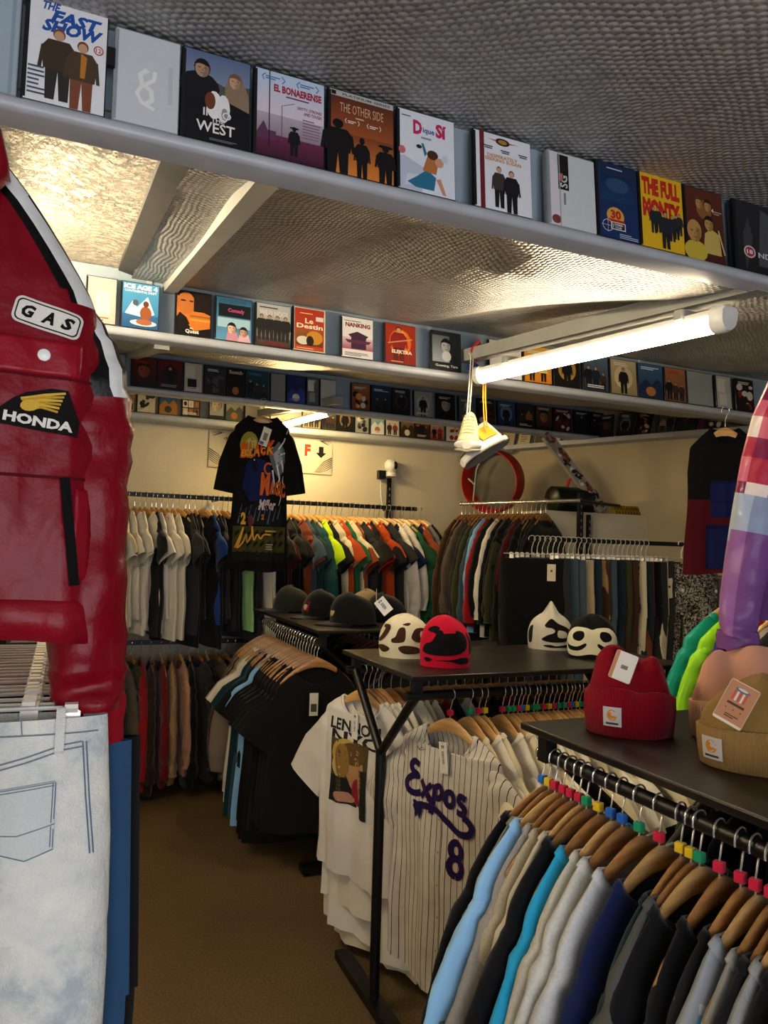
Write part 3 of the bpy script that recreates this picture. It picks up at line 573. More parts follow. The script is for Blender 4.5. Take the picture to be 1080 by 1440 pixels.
row(S3, m3, G3, 'third shelf from the red jacket side', [
    (158, 176, 'pale grey', '#8a94a0', '#98a2ac', 'blank', '#ffffff'), (184, 220, 'dark red faced', '#1c0c0c', '#5a1614', 'face', '#8a4a34', '#a82018'), (221, 257, 'dark red and black', '#0e0c0e', '#6a141c', 'one', '#1a1a20', '#909090'), (258, 285, 'white and black', '#b8b4aa', '#c8c4ba', 'spine', '#1a1412'),
    (287, 318, 'dark grey two-figure', '#1a1a1c', '#34343a', 'blobs', '#4a4a50'), (319, 344, 'black red-dotted', '#08080a', '#101012', 'land', '#111114', '#d8d4cc', 'Scotch'), (345, 378, 'dark blue crowd', '#0e2028', '#1e4858', 'people', '#0e1a20', '#3a8098'), (380, 402, 'grey slip', '#7a7e7c', '#8a8e8c', 'blank', '#ffffff'),
    (403, 430, 'deep blue', '#12183c', '#1e2c6a', 'land', '#2a3f8a', '#5a6ac0'), (431, 449, 'grey labelled', '#4a5458', '#5a6468', 'spine', '#8a9292'), (450, 473, 'white notched', '#b4b6b2', '#c0c2be', 'blank', '#ffffff'),
    (494, 521, 'orange sand', '#6a3a1a', '#a86a34', 'blobs', '#d89a4a'), (522, 551, 'blue black', '#101a28', '#2a4258', 'people', '#16222e'), (552, 578, 'black tower', '#0c0c0e', '#2a2c30', 'one', '#3a3c40'), (582, 609, 'grey armed-figure', '#8a8c8a', '#a8aaa8', 'one', '#b8bab8'), (614, 641, 'black portrait', '#0e0e10', '#1c1c1e', 'face', '#a8a09a'), (645, 668, 'grey leaning', '#4a4c4e', '#6a6c6e', 'blobs', '#8a8a88'),
    (672, 697, 'dark brown', '#1e1412', '#3a221c', 'blobs', '#4a2a22'), (700, 725, 'blue winged', '#0e2844', '#2a5a8a', 'one', '#6a8aa8'), (727, 752, 'dark hero', '#14161c', '#343842', 'people', '#a86a34'), (754, 777, 'brown bearded', '#3a2618', '#6a4228', 'face', '#a8744a'), (779, 805, 'maroon', '#3a0e12', '#5c161c', 'blobs', '#6a2a2c'), (808, 830, 'charcoal', '#121214', '#222226', 'one', '#2a2a2e'), (832, 856, 'dim dark', '#0e0e10', '#1c1c20', 'people', '#2a2a2c')])
row(S4, m4, G4, 'wall shelf from the red jacket side', [
    (168, 189, 'orange and white comic', '#b8862a', '#d8c8a8', 'grid', '#8a4a24'), (192, 219, 'cream cartoon', '#c8bca0', '#d8d0b8', 'blobs', '#3a3a34'), (223, 250, 'blue desert', '#3a6a94', '#2a4a7a', 'land', '#a8702a', '#c8d4c8', 'RANGO'), (255, 282, 'black grid', '#15110e', '#1a1614', 'grid', '#c8b89a'), (294, 315, 'red and grey face', '#8a8c8a', '#b8b4ac', 'face', '#c0a890', '#b02420'), (317, 342, 'misty valley', '#6a6c5c', '#b8b8a8', 'land', '#4a4a3c', '#e0dcd0'), (344, 366, 'pale cream', '#b8b09a', '#c8c0aa', 'blank', '#ffffff'),
    (425, 451, 'sepia crowd', '#8a7a5a', '#c0b08a', 'people', '#5a4a34'), (453, 473, 'olive group', '#3a3a28', '#5a5a44', 'people', '#26261c'), (474, 497, 'dark dancer', '#12100e', '#24201c', 'one', '#8a6a4a'), (499, 519, 'silver', '#8a8c88', '#b0b2ae', 'blobs', '#4a4a4a'), (521, 541, 'light blue sea', '#4a86a8', '#a8c4d0', 'land', '#d8e0e0'), (542, 562, 'white and orange', '#c8c0b0', '#d8d0c0', 'people', '#8a3a24'), (563, 583, 'brown hut', '#5a4a34', '#8a7454', 'land', '#3a2a1c'), (584, 604, 'red-skied', '#2a1612', '#a8442a', 'people', '#1a1210'), (605, 625, 'red and white', '#8a1a1c', '#c8beb4', 'people', '#a02024'), (627, 646, 'white LOVE-titled'.replace('LOVE-titled', 'red-lettered'), '#c8c4bc', '#d8d4cc', 'blobs', '#8a2a24', '#b01e20', 'LOVE')], lean=4, dy=.02)
# slanting wall
for i, (s, w, desc, *g) in enumerate([(1.02, .11, 'dim brown', '#1e1a18', '#2c2622', 'face', '#6a4a3a'), (1.16, .12, 'black figure', '#141416', '#3a3a3e', 'one', '#7a7a7a'), (1.3, .12, 'black orange-lit', '#0e0c0c', '#1a1614', 'blobs', '#a85a34'), (1.48, .13, 'grey lettered', '#4a4a48', '#6a6a6a', 'people', '#b89a80', '#b8b8b4', 'A3'), (1.63, .13, 'black handwritten', '#101012', '#1e1e22', 'blobs', '#2a2a2c', '#b8b4ae'), (1.73, .05, 'magenta spine', '#5a1a4a', '#7a2460', 'blank', '#ffffff'), (1.82, .12, 'black plain', '#121418', '#1c2026', 'blobs', '#20242a'), (2.1, .13, 'orange', '#8a3a1a', '#b86a34', 'face', '#c88a5a')]):
    o = case_mesh(w, .185, .015).build('film_case', M['case']); p = ob(s, .115, 2.575); o.location = p; o.rotation_euler = (math.radians(-8), math.radians([0, 7, 9, 6, 6, 5, 4, 3][i]), math.atan2(OD.y, OD.x))
    tag(o, f'{desc} film case, {ordn(i)} along the slanting wall from the corner', 'film case', G5)
    a = Art(w - .006, .178); gen(*g, sd=40 + i)(a); c = a.mb().build('cover', M['print'], o, smooth=False); c.location = (.001, -.0006, .0035)
for i, (s, w, c) in enumerate(((.12, .13, '#b8ac90'), (.28, .12, '#c8bea4'), (.43, .1, '#5a5248'), (.56, .12, '#c4b89c'), (.72, .13, '#8a7a5a'))):
    o = case_mesh(w, .13, .02).build('video_box', M['greycase']); p = ob(s, .1, 2.575); o.location = p; o.rotation_euler = (math.radians(-8), math.radians(6), math.atan2(OD.y, OD.x))
    tag(o, f'{["cream", "off-white", "dark", "beige", "tan"][i]} little box behind the hanging sneakers, {ordn(i)} on slanting shelf', 'box', 'boxes on the slanting shelf')
    a = Art(w - .006, .12); a.rect(0, 0, 1, 1, c); a.lines(.2, .2, .8, .8, 4, '#6a5a48', i, .3); c_ = a.mb().build('cover', M['print'], o, smooth=False); c_.location = (.001, -.0006, .0035)
# ------------------------------------------------------------------ hangers (origin = centre of the rail they hook over)
def hook_pts(r=.021, drop=.088, sx=1):
    q = [(sx * r * math.cos(a), 0, r * math.sin(a)) for a in [math.radians(d) for d in range(200, -61, -20)]]
    q += [(sx * .004, 0, -.04), (0, 0, -.052), (0, 0, -drop)]; return q
def arm_z(x, W, z0, fall): return z0 - fall * (abs(x) / W) ** 1.45
def hanger_mb(W=.19, z0=-.078, fall=.118, hc=.05, ht=.02, th=.013, n=18):
    b = MB(); rings = []
    for i in range(n + 1):
        x = -W + 2 * W * i / n; k = abs(x) / W; z = arm_z(x, W, z0, fall); h = hc + (ht - hc) * min(1, k * 1.35); e = 1 if k < .97 else .55
        y = .006 * k * k; cy, cz = th / 2 * e, h / 2 * e; zc = z - h / 2
        rings.append([(x, y + cy * math.cos(a), zc + cz * math.sin(a)) for a in [2 * PI * j / 10 for j in range(10)]])
    b.loft(rings, True, True, True); return b
HB = {}
def hanger_mesh(wood, hi=True):
    k = (wood, hi)
    if k not in HB: HB[k] = hanger_mb(n=18 if hi else 10).mesh('wooden_hanger', M[wood])
    return HB[k]
b = MB(); b.tube(hook_pts(), .0019, 6); HOOK = b.mesh('hook', M['chrome'])
b = MB(); b.tube(hook_pts(), .0024, 5); 
def one_hanger(wood):
    k = (wood, 'one')
    if k not in HB:
        c = hanger_mb(n=10); c.m = 1; c.tube(hook_pts(), .0024, 5); HB[k] = c.mesh('wooden_hanger', [M[wood], M['chrome']])
    return HB[k]
b = MB(); b.rbox((0, 0, -.062), (.016, .016, .019), .003); CLIP = b.mesh('size_clip', M['fabric'])
CLIPC = {'red': '#c01838', 'green': '#0e8a58', 'yellow': '#d8b41c', 'blue': '#1c5cb0'}

# ------------------------------------------------------------------ garments
def garment(w=.25, L=.72, th=.035, sh=.215, neck=.112, drop=.07, slv=.23, slw=.085, long=False, amp=.012, seed=0, nc=40, nr=22, hem_curve=0., top=-.12, fall=.092, flare=.03, cuff=False, slang=.07, bunch=0, path=None):
    """a shirt-like garment hung on a hanger: returns body, sleeves(list), collar mesh builders and the front surface function"""
    r = random.Random(seed); P = [r.uniform(0, 2 * PI) for _ in range(8)]; kf = [r.uniform(1.4, 2.2), r.uniform(3, 4.2), r.uniform(5.5, 7.5)]
    zs = top - fall
    def wave(x, z):
        d = max(0, min(1, (top - .04 - z) / (L * .8))); u = x / w
        return amp * (d * (math.sin(kf[0] * PI * u + P[0] + 1.2 * z) + .55 * math.sin(kf[1] * PI * u + P[1] - 2 * z)) + (.12 + .3 * d) * math.sin(kf[2] * PI * u + P[2] + 3 * z)) + .25 * amp * math.sin(19 * z + 4 * u + P[3]) * min(1, d * 4)
    def prof(s):
        """s 0..1 -> half width, half thickness, z"""
        if s < .22:
            t_ = s / .22; a = neck + (sh - neck) * t_; return a, .012 + (th - .012) * t_ ** .7 * .8, top - fall * (max(0, (a - neck) / (sh - neck))) ** 1.25 * .98 - .002 * t_
        t_ = (s - .22) / .78; a = sh + (w - sh) * min(1, t_ * 5) - .012 * math.sin(PI * min(1, t_ * 1.2)) + flare * max(0, t_ - .3); return a, th * (.8 + .2 * min(1, t_ * 4)), zs + (top - L - zs) * t_
    def ring(s, n):
        a, bt, z = prof(s); q = []
        for i in range(n):
            th_ = 2 * PI * i / n; c, sn = math.cos(th_), math.sin(th_); x = a * (abs(c) ** .8) * (1 if c >= 0 else -1); yy = bt * (abs(sn) ** .9) * (1 if sn >= 0 else -1)
            zz = z
            if s < .22: 
                k = 1 - s / .22; zz -= (drop if sn < 0 else .014) * k * max(0, 1 - (x / a) ** 2) ** .6
            zz -= hem_curve * max(0, s - .8) * 5 * (1 - (x / max(a, .01)) ** 2) - .012 * math.sin(3 * x / w + P[4]) * max(0, s - .85) * 5
            q.append((x, yy + wave(x, z), zz))
        return q
    ss = [0, .03, .07, .11, .15, .185, .21, .23, .26] + [.26 + .74 * (i + 1) / (nr - 8) for i in range(nr - 8)]
    B = MB(); B.loft([ring(s, nc) for s in ss]); 
    # turned hem
    def front(x, z, off=0):
        s = None
        lo, hi = .0, 1.
        for _ in range(24):
            m_ = (lo + hi) / 2
            if prof(m_)[2] > z: lo = m_
            else: hi = m_
        a, bt, _z = prof((lo + hi) / 2); u = min(.999, abs(x) / a)
        c = u ** (1 / .8); sn = math.sqrt(max(0, 1 - c * c)); return (x, -bt * sn ** .9 + wave(x, z) - off, z)
    S = []
    for sd in (-1, 1):
        m_ = MB(); rings = []; n = 14
        if path: pass
        elif long: path = [(sh - .05, zs - .045, .03), (sh - .03, zs - .05, .04), (sh - .013, zs - .08, .052), (sh + .002 + slang * .1, zs - .145, .063), (sh + .018 + slang * .3, zs - .235, .066), (sh + .03 + slang * .5, zs - .34, .063), (sh + .035 + slang * .6, zs - .46, .058), (sh + .035 + slang * .6, zs - slv + .05, .05), (sh + .035 + slang * .6, zs - slv, .04)]
        else: path = [(sh - .05, zs - .045, .03), (sh - .03, zs - .05, .04), (sh - .013, zs - .08, .055), (sh + .012 + slang * .4, zs - .06 - (slv - .06) * .5, slw * 1.02), (sh + .03 + slang, zs - slv, slw * 1.08)]
        fine = []
        for i in range(len(path) - 1):
            for k in range(4):
                u = k / 4; fine.append(tuple(path[i][j] + (path[i + 1][j] - path[i][j]) * u for j in range(3)))
        fine.append(path[-1]); ph = r.uniform(0, 6)
        for i, (x, z, wd) in enumerate(fine):
            a0 = fine[max(0, i - 1)]; a1 = fine[min(len(fine) - 1, i + 1)]; d = Vector((a1[0] - a0[0], a1[1] - a0[1])); d = d.normalized(); nrm = Vector((-d.y, d.x)); k = i / (len(fine) - 1)
            tt = th * (.55 + .25 * k) * (1 + .18 * math.sin(i * 1.3 + ph)); g = 1 + bunch * .12 * math.sin(i * 2.1 + ph)
            rings.append([(sd * (x + nrm.x * wd * math.cos(2 * PI * j / n) * g), tt * math.sin(2 * PI * j / n) + wave(sd * sh * .9, z) * (1 - .5 * k) + .008 * k * math.sin(2 * (2 * PI * j / n) + ph + i * .5), z + nrm.y * wd * math.cos(2 * PI * j / n) * g) for j in range(n)])
        m_.loft(rings)
        S.append((m_, rings))
    K = MB(); r0 = ring(.0, nc); r1 = ring(.035, nc); out = []
    for q0, q1 in zip(r0, r1):
        out.append((Vector(q0), Vector(q1)))
    rr = []
    for f, o_ in ((-.08, .0), (-.04, .004), (.5, .0045), (1.0, .004), (1.06, .0)):
        rr.append([tuple(a + (b_ - a) * f + Vector((0, (-1 if i > nc / 2 else 1) * o_ * .8, o_))) for i, (a, b_) in enumerate(out)])
    K.loft(rr)
    return dict(body=B, sleeves=S, collar=K, front=front, prof=prof, ring=ring, ss=ss, nc=nc)
GM = {}
def gmesh(key, **kw):
    """low-detail single-mesh garment, shared"""
    if key not in GM:
        g = garment(**kw); b = g['body']
        for s, _ in g['sleeves']: b.add(s)
        b.add(g['collar']); GM[key] = b.mesh(key, M['fabric'], ang=60)
    return GM[key]
TEES = [gmesh(f'tee_{i}', nc=26, nr=16, seed=10 + i, amp=.014, L=.72 + .04 * i, w=.25 + .008 * i, th=.03) for i in range(4)]
LONGS = [gmesh(f'long_{i}', nc=26, nr=16, seed=30 + i, long=True, slv=.58, amp=.014, L=.70 + .03 * i, th=.036, neck=.1) for i in range(3)]
JACKS = [gmesh(f'jacket_{i}', nc=26, nr=16, seed=50 + i, long=True, slv=.62, amp=.01, L=.74 + .05 * i, w=.27, th=.045, sh=.225, neck=.09, fall=.095) for i in range(3)]
def trousers(w=.2, L=1.0, th=.03, seed=0, top=-.115, nc=28, split=.34, amp=.008, taper=.75, gap=.012):
    r = random.Random(seed); P = [r.uniform(0, 6) for _ in range(6)]; b = MB()
    def wv(x, z): d = min(1, (top - z) / .4); return amp * d * (math.sin(9 * x / w + P[0] + 3 * z) + .6 * math.sin(16 * x / w + P[1] + 7 * z)) + amp * .4 * math.sin(24 * z + P[2] + 5 * x / w) * d
    rings = []
    for i in range(9):
        z = top - split * i / 8; a = w * (1 + .06 * i / 8); t_ = th * (.7 + .3 * min(1, i / 3)) * (1 - .12 * max(0, i - 5))
        rings.append([(a * math.cos(2 * PI * k / nc), t_ * math.sin(2 * PI * k / nc) + wv(a * math.cos(2 * PI * k / nc), z), z) for k in range(nc)])
    b.loft(rings)
    for sd in (-1, 1):
        rr = []; n = nc // 2 + 4
        for i in range(18):
            k0 = (i - 3) / 14; k = max(0, k0); z = top - split + .02 - (L - split) * k0; hw = (w * 1.06 / 2 - gap / 2) * (1 - (1 - taper) * k) * (.92 + .08 * min(1, i / 4)); cx = sd * (w * 1.06 / 2 + gap * .3) * (1 - .06 * k)
            rr.append([(cx + hw * math.cos(2 * PI * j / n), th * (.6 + .42 * min(1, i / 5) - .2 * k) * math.sin(2 * PI * j / n) + wv(cx + hw * math.cos(2 * PI * j / n), z) * 1.2, z) for j in range(n)])
        b.loft(rr)
    return b
TROU = [trousers(seed=70 + i, L=.95 + .04 * i, nc=22, w=.19 + .01 * i).mesh(f'trousers_{i}', M['fabric'], ang=60) for i in range(3)]
PAL = {'white': '#d9d4c8', 'cream': '#cfc4a4', 'off-white': '#d6d0c0', 'black': '#0c0c0e', 'jet black': '#060607', 'charcoal': '#26272a', 'grey': '#6c6c6c', 'light grey': '#a9a8a4', 'royal blue': '#16387e', 'navy': '#0e1a3a', 'green': '#1d5a38', 'pale green': '#8fbf7c', 'rust': '#7c3c20', 'slate blue': '#34475a', 'teal': '#12484c', 'dark teal': '#0c2c34', 'neon yellow': '#b8dc08', 'orange': '#d8501a', 'bright orange': '#a83e16', 'peach': '#a87c62', 'red': '#8c121a', 'dark red': '#6a0e14', 'maroon': '#451016', 'brown': '#3e281c', 'dark brown': '#2a1a14', 'tan': '#9a7a50', 'beige': '#a8977a', 'olive': '#34361f', 'grey brown': '#544a3e', 'taupe': '#7a6c5c', 'light blue': '#7fb2dc', 'turquoise': '#1f96c8', 'denim blue': '#23415e', 'dark denim': '#1a2632', 'grey denim': '#3c4a54', 'lime': '#7cbc1c', 'purple': '#38205c', 'forest green': '#123a26', 'pink': '#d88a90'}
SHORT = {}
def hang(kind, col, origin, rz, where, nth, grp, wood='wood', parts=False, clip=None, me=None, label=None, mat=None, hz=0, hr=0, tagged=False, noun=None, hlabel=None, yoff=0):
    """one garment and the hanger it hangs on, both top-level"""
    lst = {'tee': TEES, 'long': LONGS, 'jacket': JACKS}[kind]; me = me or rnd.choice(lst)
    noun = noun or {'tee': 'short-sleeved tee', 'long': 'long-sleeved top', 'jacket': 'jacket'}[kind]
    name = {'tee': 'tee_shirt', 'long': 'long_sleeved_top', 'jacket': 'jacket'}[kind]
    g = inst(me, 'hanging_' + name, None, PAL.get(col, col), origin, rz + rnd.uniform(-.05, .05)); sx = rnd.uniform(.95, 1.04); g.scale = (sx, 1, rnd.uniform(.95, 1.05))
    tag(g, label or f'{col} {noun}, {ordn(nth)} {where}', 'clothing', grp)
    if mat: g.data = g.data.copy(); g.data.materials[0] = M[mat]
    if tagged:
        b = MB(); b.box((-.02, -.055, -.27), (.045, .0015, .1), C('#d8d4c8')); b.box((-.02, -.056, -.285), (.03, .0015, .035), C('#44423c')); b.build('price_tag', M['print'], g)
    if not wood: return g
    hl = hlabel or f'wooden hanger, {ordn(nth)} {where}'
    if parts:
        h = inst(hanger_mesh(wood), 'wooden_hanger', None, None, origin, rz + hr); inst(HOOK, 'hook', h)
        if clip: inst(CLIP, 'size_clip', h, CLIPC[clip])
    else: h = inst(one_hanger(wood), 'wooden_hanger', None, None, origin, rz)
    tag(h, hl, 'hanger', grp.replace('clothes', 'hangers') if grp else None); h.scale = (sx, 1, 1); return g
def tubeobj(name, pts, r, m, parent=None, n=12): b = MB(); b.tube(pts, r, n); return b.build(name, m, parent)

# ------------------------------------------------------------------ double rail on the back wall
YR = 5.28
zU, zL = 1.98, .985
def wall_rail(label, x0, x1, y, z, posts, ztop):
    t_ = thing('wall_rail', label, 'clothes rail', ((x0 + x1) / 2, y, z)); cx = (x0 + x1) / 2
    b = MB(); b.box((0, 0, 0), (x1 - x0, .022, .03)); b.build('rail', M['blackmetal'], t_)
    for x in posts:
        b = MB(); b.tube([(x - cx, 0, 0), (x - cx, YB - y - .02, 0)], .012, 8); b.build('bracket', M['blackmetal'], t_)
    return t_
wall_rail('long upper black rail across the cream back wall, packed with tees', -1.2, 2.53, YR, zU, (-.3, 1.0, 2.38), 0)
wall_rail('lower black rail along the back wall, near the carpet', -1.2, 2.4, YR, zL, (-.3, 1.0, 2.3), 0)
t_ = thing('slotted_post', 'black slotted upright on the cream wall carrying the white camera', 'post', (2.42, YB - .02, 0))
b = MB(); b.box((0, 0, 1.12), (.03, .03, 2.24)); b.build('post', M['blackmetal'], t_)
b = MB(); 
for i in range(40): b.box((0, -.0155, .2 + i * .05), (.006, .001, .02))
b.build('slots', M['beam'], t_)
T = 'tee'; Lg = 'long'
def fillrow(items, x0, x1, y, z, where, grp, wood, kinds, turn, x_is='x', hshow=True, **k):
    n = len(items)
    for i, it in enumerate(items):
        kind, col = it[0], it[1]; x = x0 + (x1 - x0) * (i + .5) / n + rnd.uniform(-.008, .008)
        hang(kind, col, (x, y, z), -PI / 2 + turn + rnd.uniform(-.18, .18), where, i, grp, rnd.choice(wood) if hshow else None, tagged=len(it) > 2 and it[2] == 't', **k)
upl = []
for c in ['black', 'charcoal', 'grey', 'black', 'navy', 'cream', 'white', 'off-white', 'white', 'white', 'off-white', 'black', 'white', 'off-white', 'white', 'off-white', 'black', 'charcoal', 'jet black', 'black', 'black', 'royal blue', 'black', 'charcoal', 'jet black', 'black', 'pale green', 'black', 'charcoal', 'jet black', 'white', 'off-white', 'black', 'maroon', 'black', 'black', 'jet black']: upl.append((T, c))
W1 = 'along the upper wall rail from its shadowed end'
fillrow(upl, at(184, 700, YR).x - .3, at(405, 706, YR).x, YR, zU, W1, 'clothes on the upper back rail', ['wood'], None, .28)
upr = [(T, 'rust'), (T, 'slate blue'), (T, 'dark teal'), (Lg, 'teal'), (T, 'neon yellow'), (T, 'black', 't'), (T, 'cream'), (T, 'bright orange'), (T, 'green'), (T, 'cream'), (T, 'rust'), (T, 'charcoal'), (T, 'red'), (T, 'black'), (T, 'bright orange'), (T, 'black'), (T, 'charcoal'), (T, 'navy'), (Lg, 'white'), (Lg, 'off-white'), (Lg, 'green'), (T, 'forest green'), (T, 'navy'), (T, 'rust'), (T, 'grey', 't'), (Lg, 'black')]
fillrow(upr, at(408, 706, YR).x, at(604, 716, YR).x - .03, YR, zU, 'along the upper wall rail beyond the black printed tee', 'clothes beyond the black printed tee', ['wood'], None, .45)
low = []
for c in ['black', 'grey brown', 'olive', 'red', 'dark brown', 'dark red', 'tan', 'peach', 'black', 'charcoal', 'black', 'grey brown', 'black', 'beige', 'black', 'taupe', 'charcoal', 'tan', 'black', 'grey brown', 'black', 'beige', 'dark brown', 'black', 'charcoal', 'black', 'brown', 'black', 'dark brown', 'black', 'charcoal', 'black']: low.append((rnd.choice([Lg, 'jacket']), c, 't' if c in ('charcoal', 'beige') else ''))
fillrow(low, at(150, 890, YR).x, 2.3, YR, zL, 'along the low wall rail from the red jacket side', 'clothes on the low back rail', ['woodmid', 'wood'], None, .15)
# ------------------------------------------------------------------ free-standing racks with table tops
def yrack(label, x0, x1, y0, y1, ztop, rails, ends, axis):
    """rack with black top board; rails: (p0,p1); ends: list of end frames (centre xy, direction of the foot)"""
    t_ = thing('clothes_rack', label, 'clothes rack', ((x0 + x1) / 2, (y0 + y1) / 2, 0)); o = t_.location.copy()
    b = MB(); w, d = x1 - x0, y1 - y0; b.box((0, 0, ztop - .009), (w, d, .018)); k = b.build('table_top', M['tabletop'], t_)
    md = k.modifiers.new('b', 'BEVEL'); md.width = .004; md.segments = 2
    for p0, p1 in rails: tubeobj('rail', [Vector(p0) - o, Vector(p1) - o], .0155, M['blackmetal'], t_)
    for px, py in ((x0 + .045, y0 + .05), (x0 + .045, y1 - .05), (x1 - .045, y0 + .05), (x1 - .045, y1 - .05)):
        b = MB(); b.box((px - o.x, py - o.y, ztop - .05), (.032, .032, .07)); b.build('bracket', M['blackmetal'], t_)
    for (cx, cy), (dx, dy), half in ends:
        c = Vector((cx, cy, 0)) - o; c.z = 0; e = Vector((dx, dy, 0))
        tubeobj('post', [c + Vector((0, 0, .03)), c + Vector((0, 0, .93))], .019, M['blackmetal'], t_)
        for s in (-1, 1):
            zr = rails[0][0][2]
            tubeobj('arm', [c + Vector((0, 0, .915)), c + e * s * half + Vector((0, 0, zr))], .0165, M['blackmetal'], t_)
        b = MB(); q = e * .34; n_ = Vector((-dy, dx, 0)) * .028
        b.loft([[c - q * 1 + n_ * sx + Vector((0, 0, zz)) for sx, zz in ((-1, .022), (1, .022), (1, .055), (-1, .055))], [c + q + n_ * sx + Vector((0, 0, zz)) for sx, zz in ((-1, .022), (1, .022), (1, .055), (-1, .055))]], True, True, True); b.build('foot', M['blackmetal'], t_)
        for s in (-1, 1):
            b = MB(); p = c + e * s * .31; b.X = Matrix.Translation(p + Vector((0, 0, .0))); b.tube([(-.012, 0, .022), (.012, 0, .022)], .022, 10); b.build('caster', M['blackmetal'], t_)
    return t_
ZT = 1.245; ZR = 1.172
yrack('front black rack topped with the red and tan beanies', 1.036, 1.74, .1, 1.55, ZT, [((1.09, .2, ZR), (1.09, 1.54, ZR)), ((1.68, .2, ZR), (1.68, 1.54, ZR))], [((1.385, 1.44), (1, 0), .295), ((1.385, .3), (1, 0), .295)], 'y')
yrack('middle black rack holding four patterned beanies, with a Y-shaped end post', 1.054, 2.25, 2.205, 2.861, ZT, [((1.06, 2.25, ZR), (2.24, 2.25, ZR)), ((1.06, 2.81, ZR), (2.24, 2.81, ZR))], [((1.095, 2.53), (0, 1), .28), ((2.2, 2.53), (0, 1), .28)], 'x')
yrack('far black rack topped with five caps', 1.17, 1.86, 3.53, 4.9, ZT, [((1.215, 3.58, ZR), (1.215, 4.85, ZR)), ((1.8, 3.58, ZR), (1.8, 4.85, ZR))], [((1.51, 3.68), (1, 0), .29), ((1.51, 4.75), (1, 0), .29)], 'y')

# ------------------------------------------------------------------ rack under the caps
r0 = ['grey brown', 'grey', 'brown', 'taupe', 'beige', 'white', 'white', 'dark teal', 'slate blue', 'dark teal', 'black', 'light blue', 'black', 'jet black', 'black', 'jet black', 'black', 'black', 'jet black', 'black', 'black', 'jet black']
for i, c in enumerate(r0):
    y = 4.72 - (4.72 - 3.66) * i / (len(r0) - 1)
    hang(T if i not in (0, 1, 2, 3) else Lg, c, (1.215, y, ZR), rnd.uniform(-.12, .02) - .1, 'from the back of the rack under the caps', i, 'clothes on the rack under the caps', 'woodmid', True, tagged=(i == len(r0) - 1)).scale.z = 1.12
for i in range(14):
    y = 4.72 - 1.05 * i / 13
    hang(T, rnd.choice(['black', 'charcoal', 'jet black', 'dark brown']), (1.8, y, ZR), rnd.uniform(-.1, .1), 'from the back on the caps rack far rail', i, 'clothes on the hidden rail under the caps', 'wooddark')

# ------------------------------------------------------------------ middle rack: cream shirts on the front rail, white tees behind
seqc = ['green', 'red', 'yellow', 'red', 'green', 'green', 'red', 'blue', 'yellow', 'green']
x = 1.29; cols = ['cream', 'off-white', 'cream', 'white', 'cream', 'off-white', 'off-white', 'cream']
xs = [1.30, 1.335, 1.36, 1.43, 1.455, 1.475, 1.495, 1.51, 1.53, 1.56, 1.575, 1.60, 1.625, 1.645, 1.665, 1.69, 1.71, 1.725, 1.745, 1.76, 1.785, 1.80, 1.86, 1.90, 1.92, 1.95, 1.97, 1.99, 2.01, 2.03, 2.06, 2.09, 2.12]
for i, x in enumerate(xs):
    hang(T, cols[i % 8] if i < 22 else rnd.choice(['cream', 'beige', 'olive', 'grey']), (x, 2.25, ZR), -PI / 2 + .06 + rnd.uniform(-.07, .07), 'behind the pinstriped jersey on the middle rack', i, 'clothes behind the pinstriped jersey', 'wood', True, clip=seqc[i % 10])
bk = ['white', 'off-white', 'white', 'cream', 'white', 'dark red', 'navy', 'white', 'black', 'brown', 'black', 'charcoal', 'dark red', 'black', 'olive', 'black', 'charcoal', 'dark brown', 'black', 'maroon', 'black', 'charcoal', 'black']
for i, c in enumerate(bk):
    hang(T, c, (1.21 + i * .043, 2.81, ZR), -PI / 2 + .25 + rnd.uniform(-.07, .07), 'behind the printed white tee on the far rail', i, 'clothes behind the printed white tee', 'woodmid', i < 8)

# ------------------------------------------------------------------ jackets on the rail beside the slanting wall, trousers rail in front
J0 = Vector((2.78, 5.0, 2.02)); J1 = Vector((3.05, 4.3, 2.02)); jd = (J1 - J0)
t_ = thing('wall_rail', 'silver rail of dark jackets below the round red tub', 'clothes rail', J0)
tubeobj('rail', [Vector((0, 0, 0)) - jd * .02, jd * 1.35], .012, M['chrome'], t_); tubeobj('bracket', [jd * 1.3, jd * 1.3 + Vector((.55, .2, 0))], .012, M['blackmetal'], t_)
jc = ['brown', 'dark brown', 'brown', 'grey brown', 'charcoal', 'olive', 'slate blue', 'light blue', 'red', 'black', 'white', 'black', 'olive', 'black', 'black', 'maroon', 'black', 'jet black', 'black', 'jet black']
ja = math.atan2(jd.y, jd.x)
for i, c in enumerate(jc):
    p = J0 + jd * (i / (len(jc) - 1)); hang('jacket', c, p, ja + PI / 2 + .1 + rnd.uniform(-.06, .06), 'from the wall corner on the silver jacket rail', i, 'jackets on the silver rail', 'woodmid', tagged=False, noun='jacket')
for i in range(16):
    p = J0 + jd * (i / 15) + Vector((0, 0, -.98)); hang('jacket', rnd.choice(['black', 'jet black', 'dark brown', 'charcoal']), p, ja + PI / 2 + .1 + rnd.uniform(-.06, .06), 'from the corner on the low rail below jackets', i, 'dark clothes on the low corner rail', 'woodmid', noun='coat')
t_ = thing('wall_rail', 'low black rail under the silver jacket rail', 'clothes rail', J0 + Vector((0, 0, -.98))); tubeobj('rail', [-jd * .05, jd * 1.2], .012, M['blackmetal'], t_)
YJ, ZJ = 3.75, 1.745
t_ = thing('clothes_rack', 'black rail of jeans and trousers in front of the white ledge', 'clothes rail', (3.4, YJ, ZJ))
tubeobj('rail', [(-.66, 0, 0), (1.3, 0, 0)], .014, M['blackmetal'], t_)
for x in (-.64, .98): tubeobj('post', [(x, .12, -ZJ + .02), (x, .12, .01), (x, 0, 0)], .014, M['blackmetal'], t_)
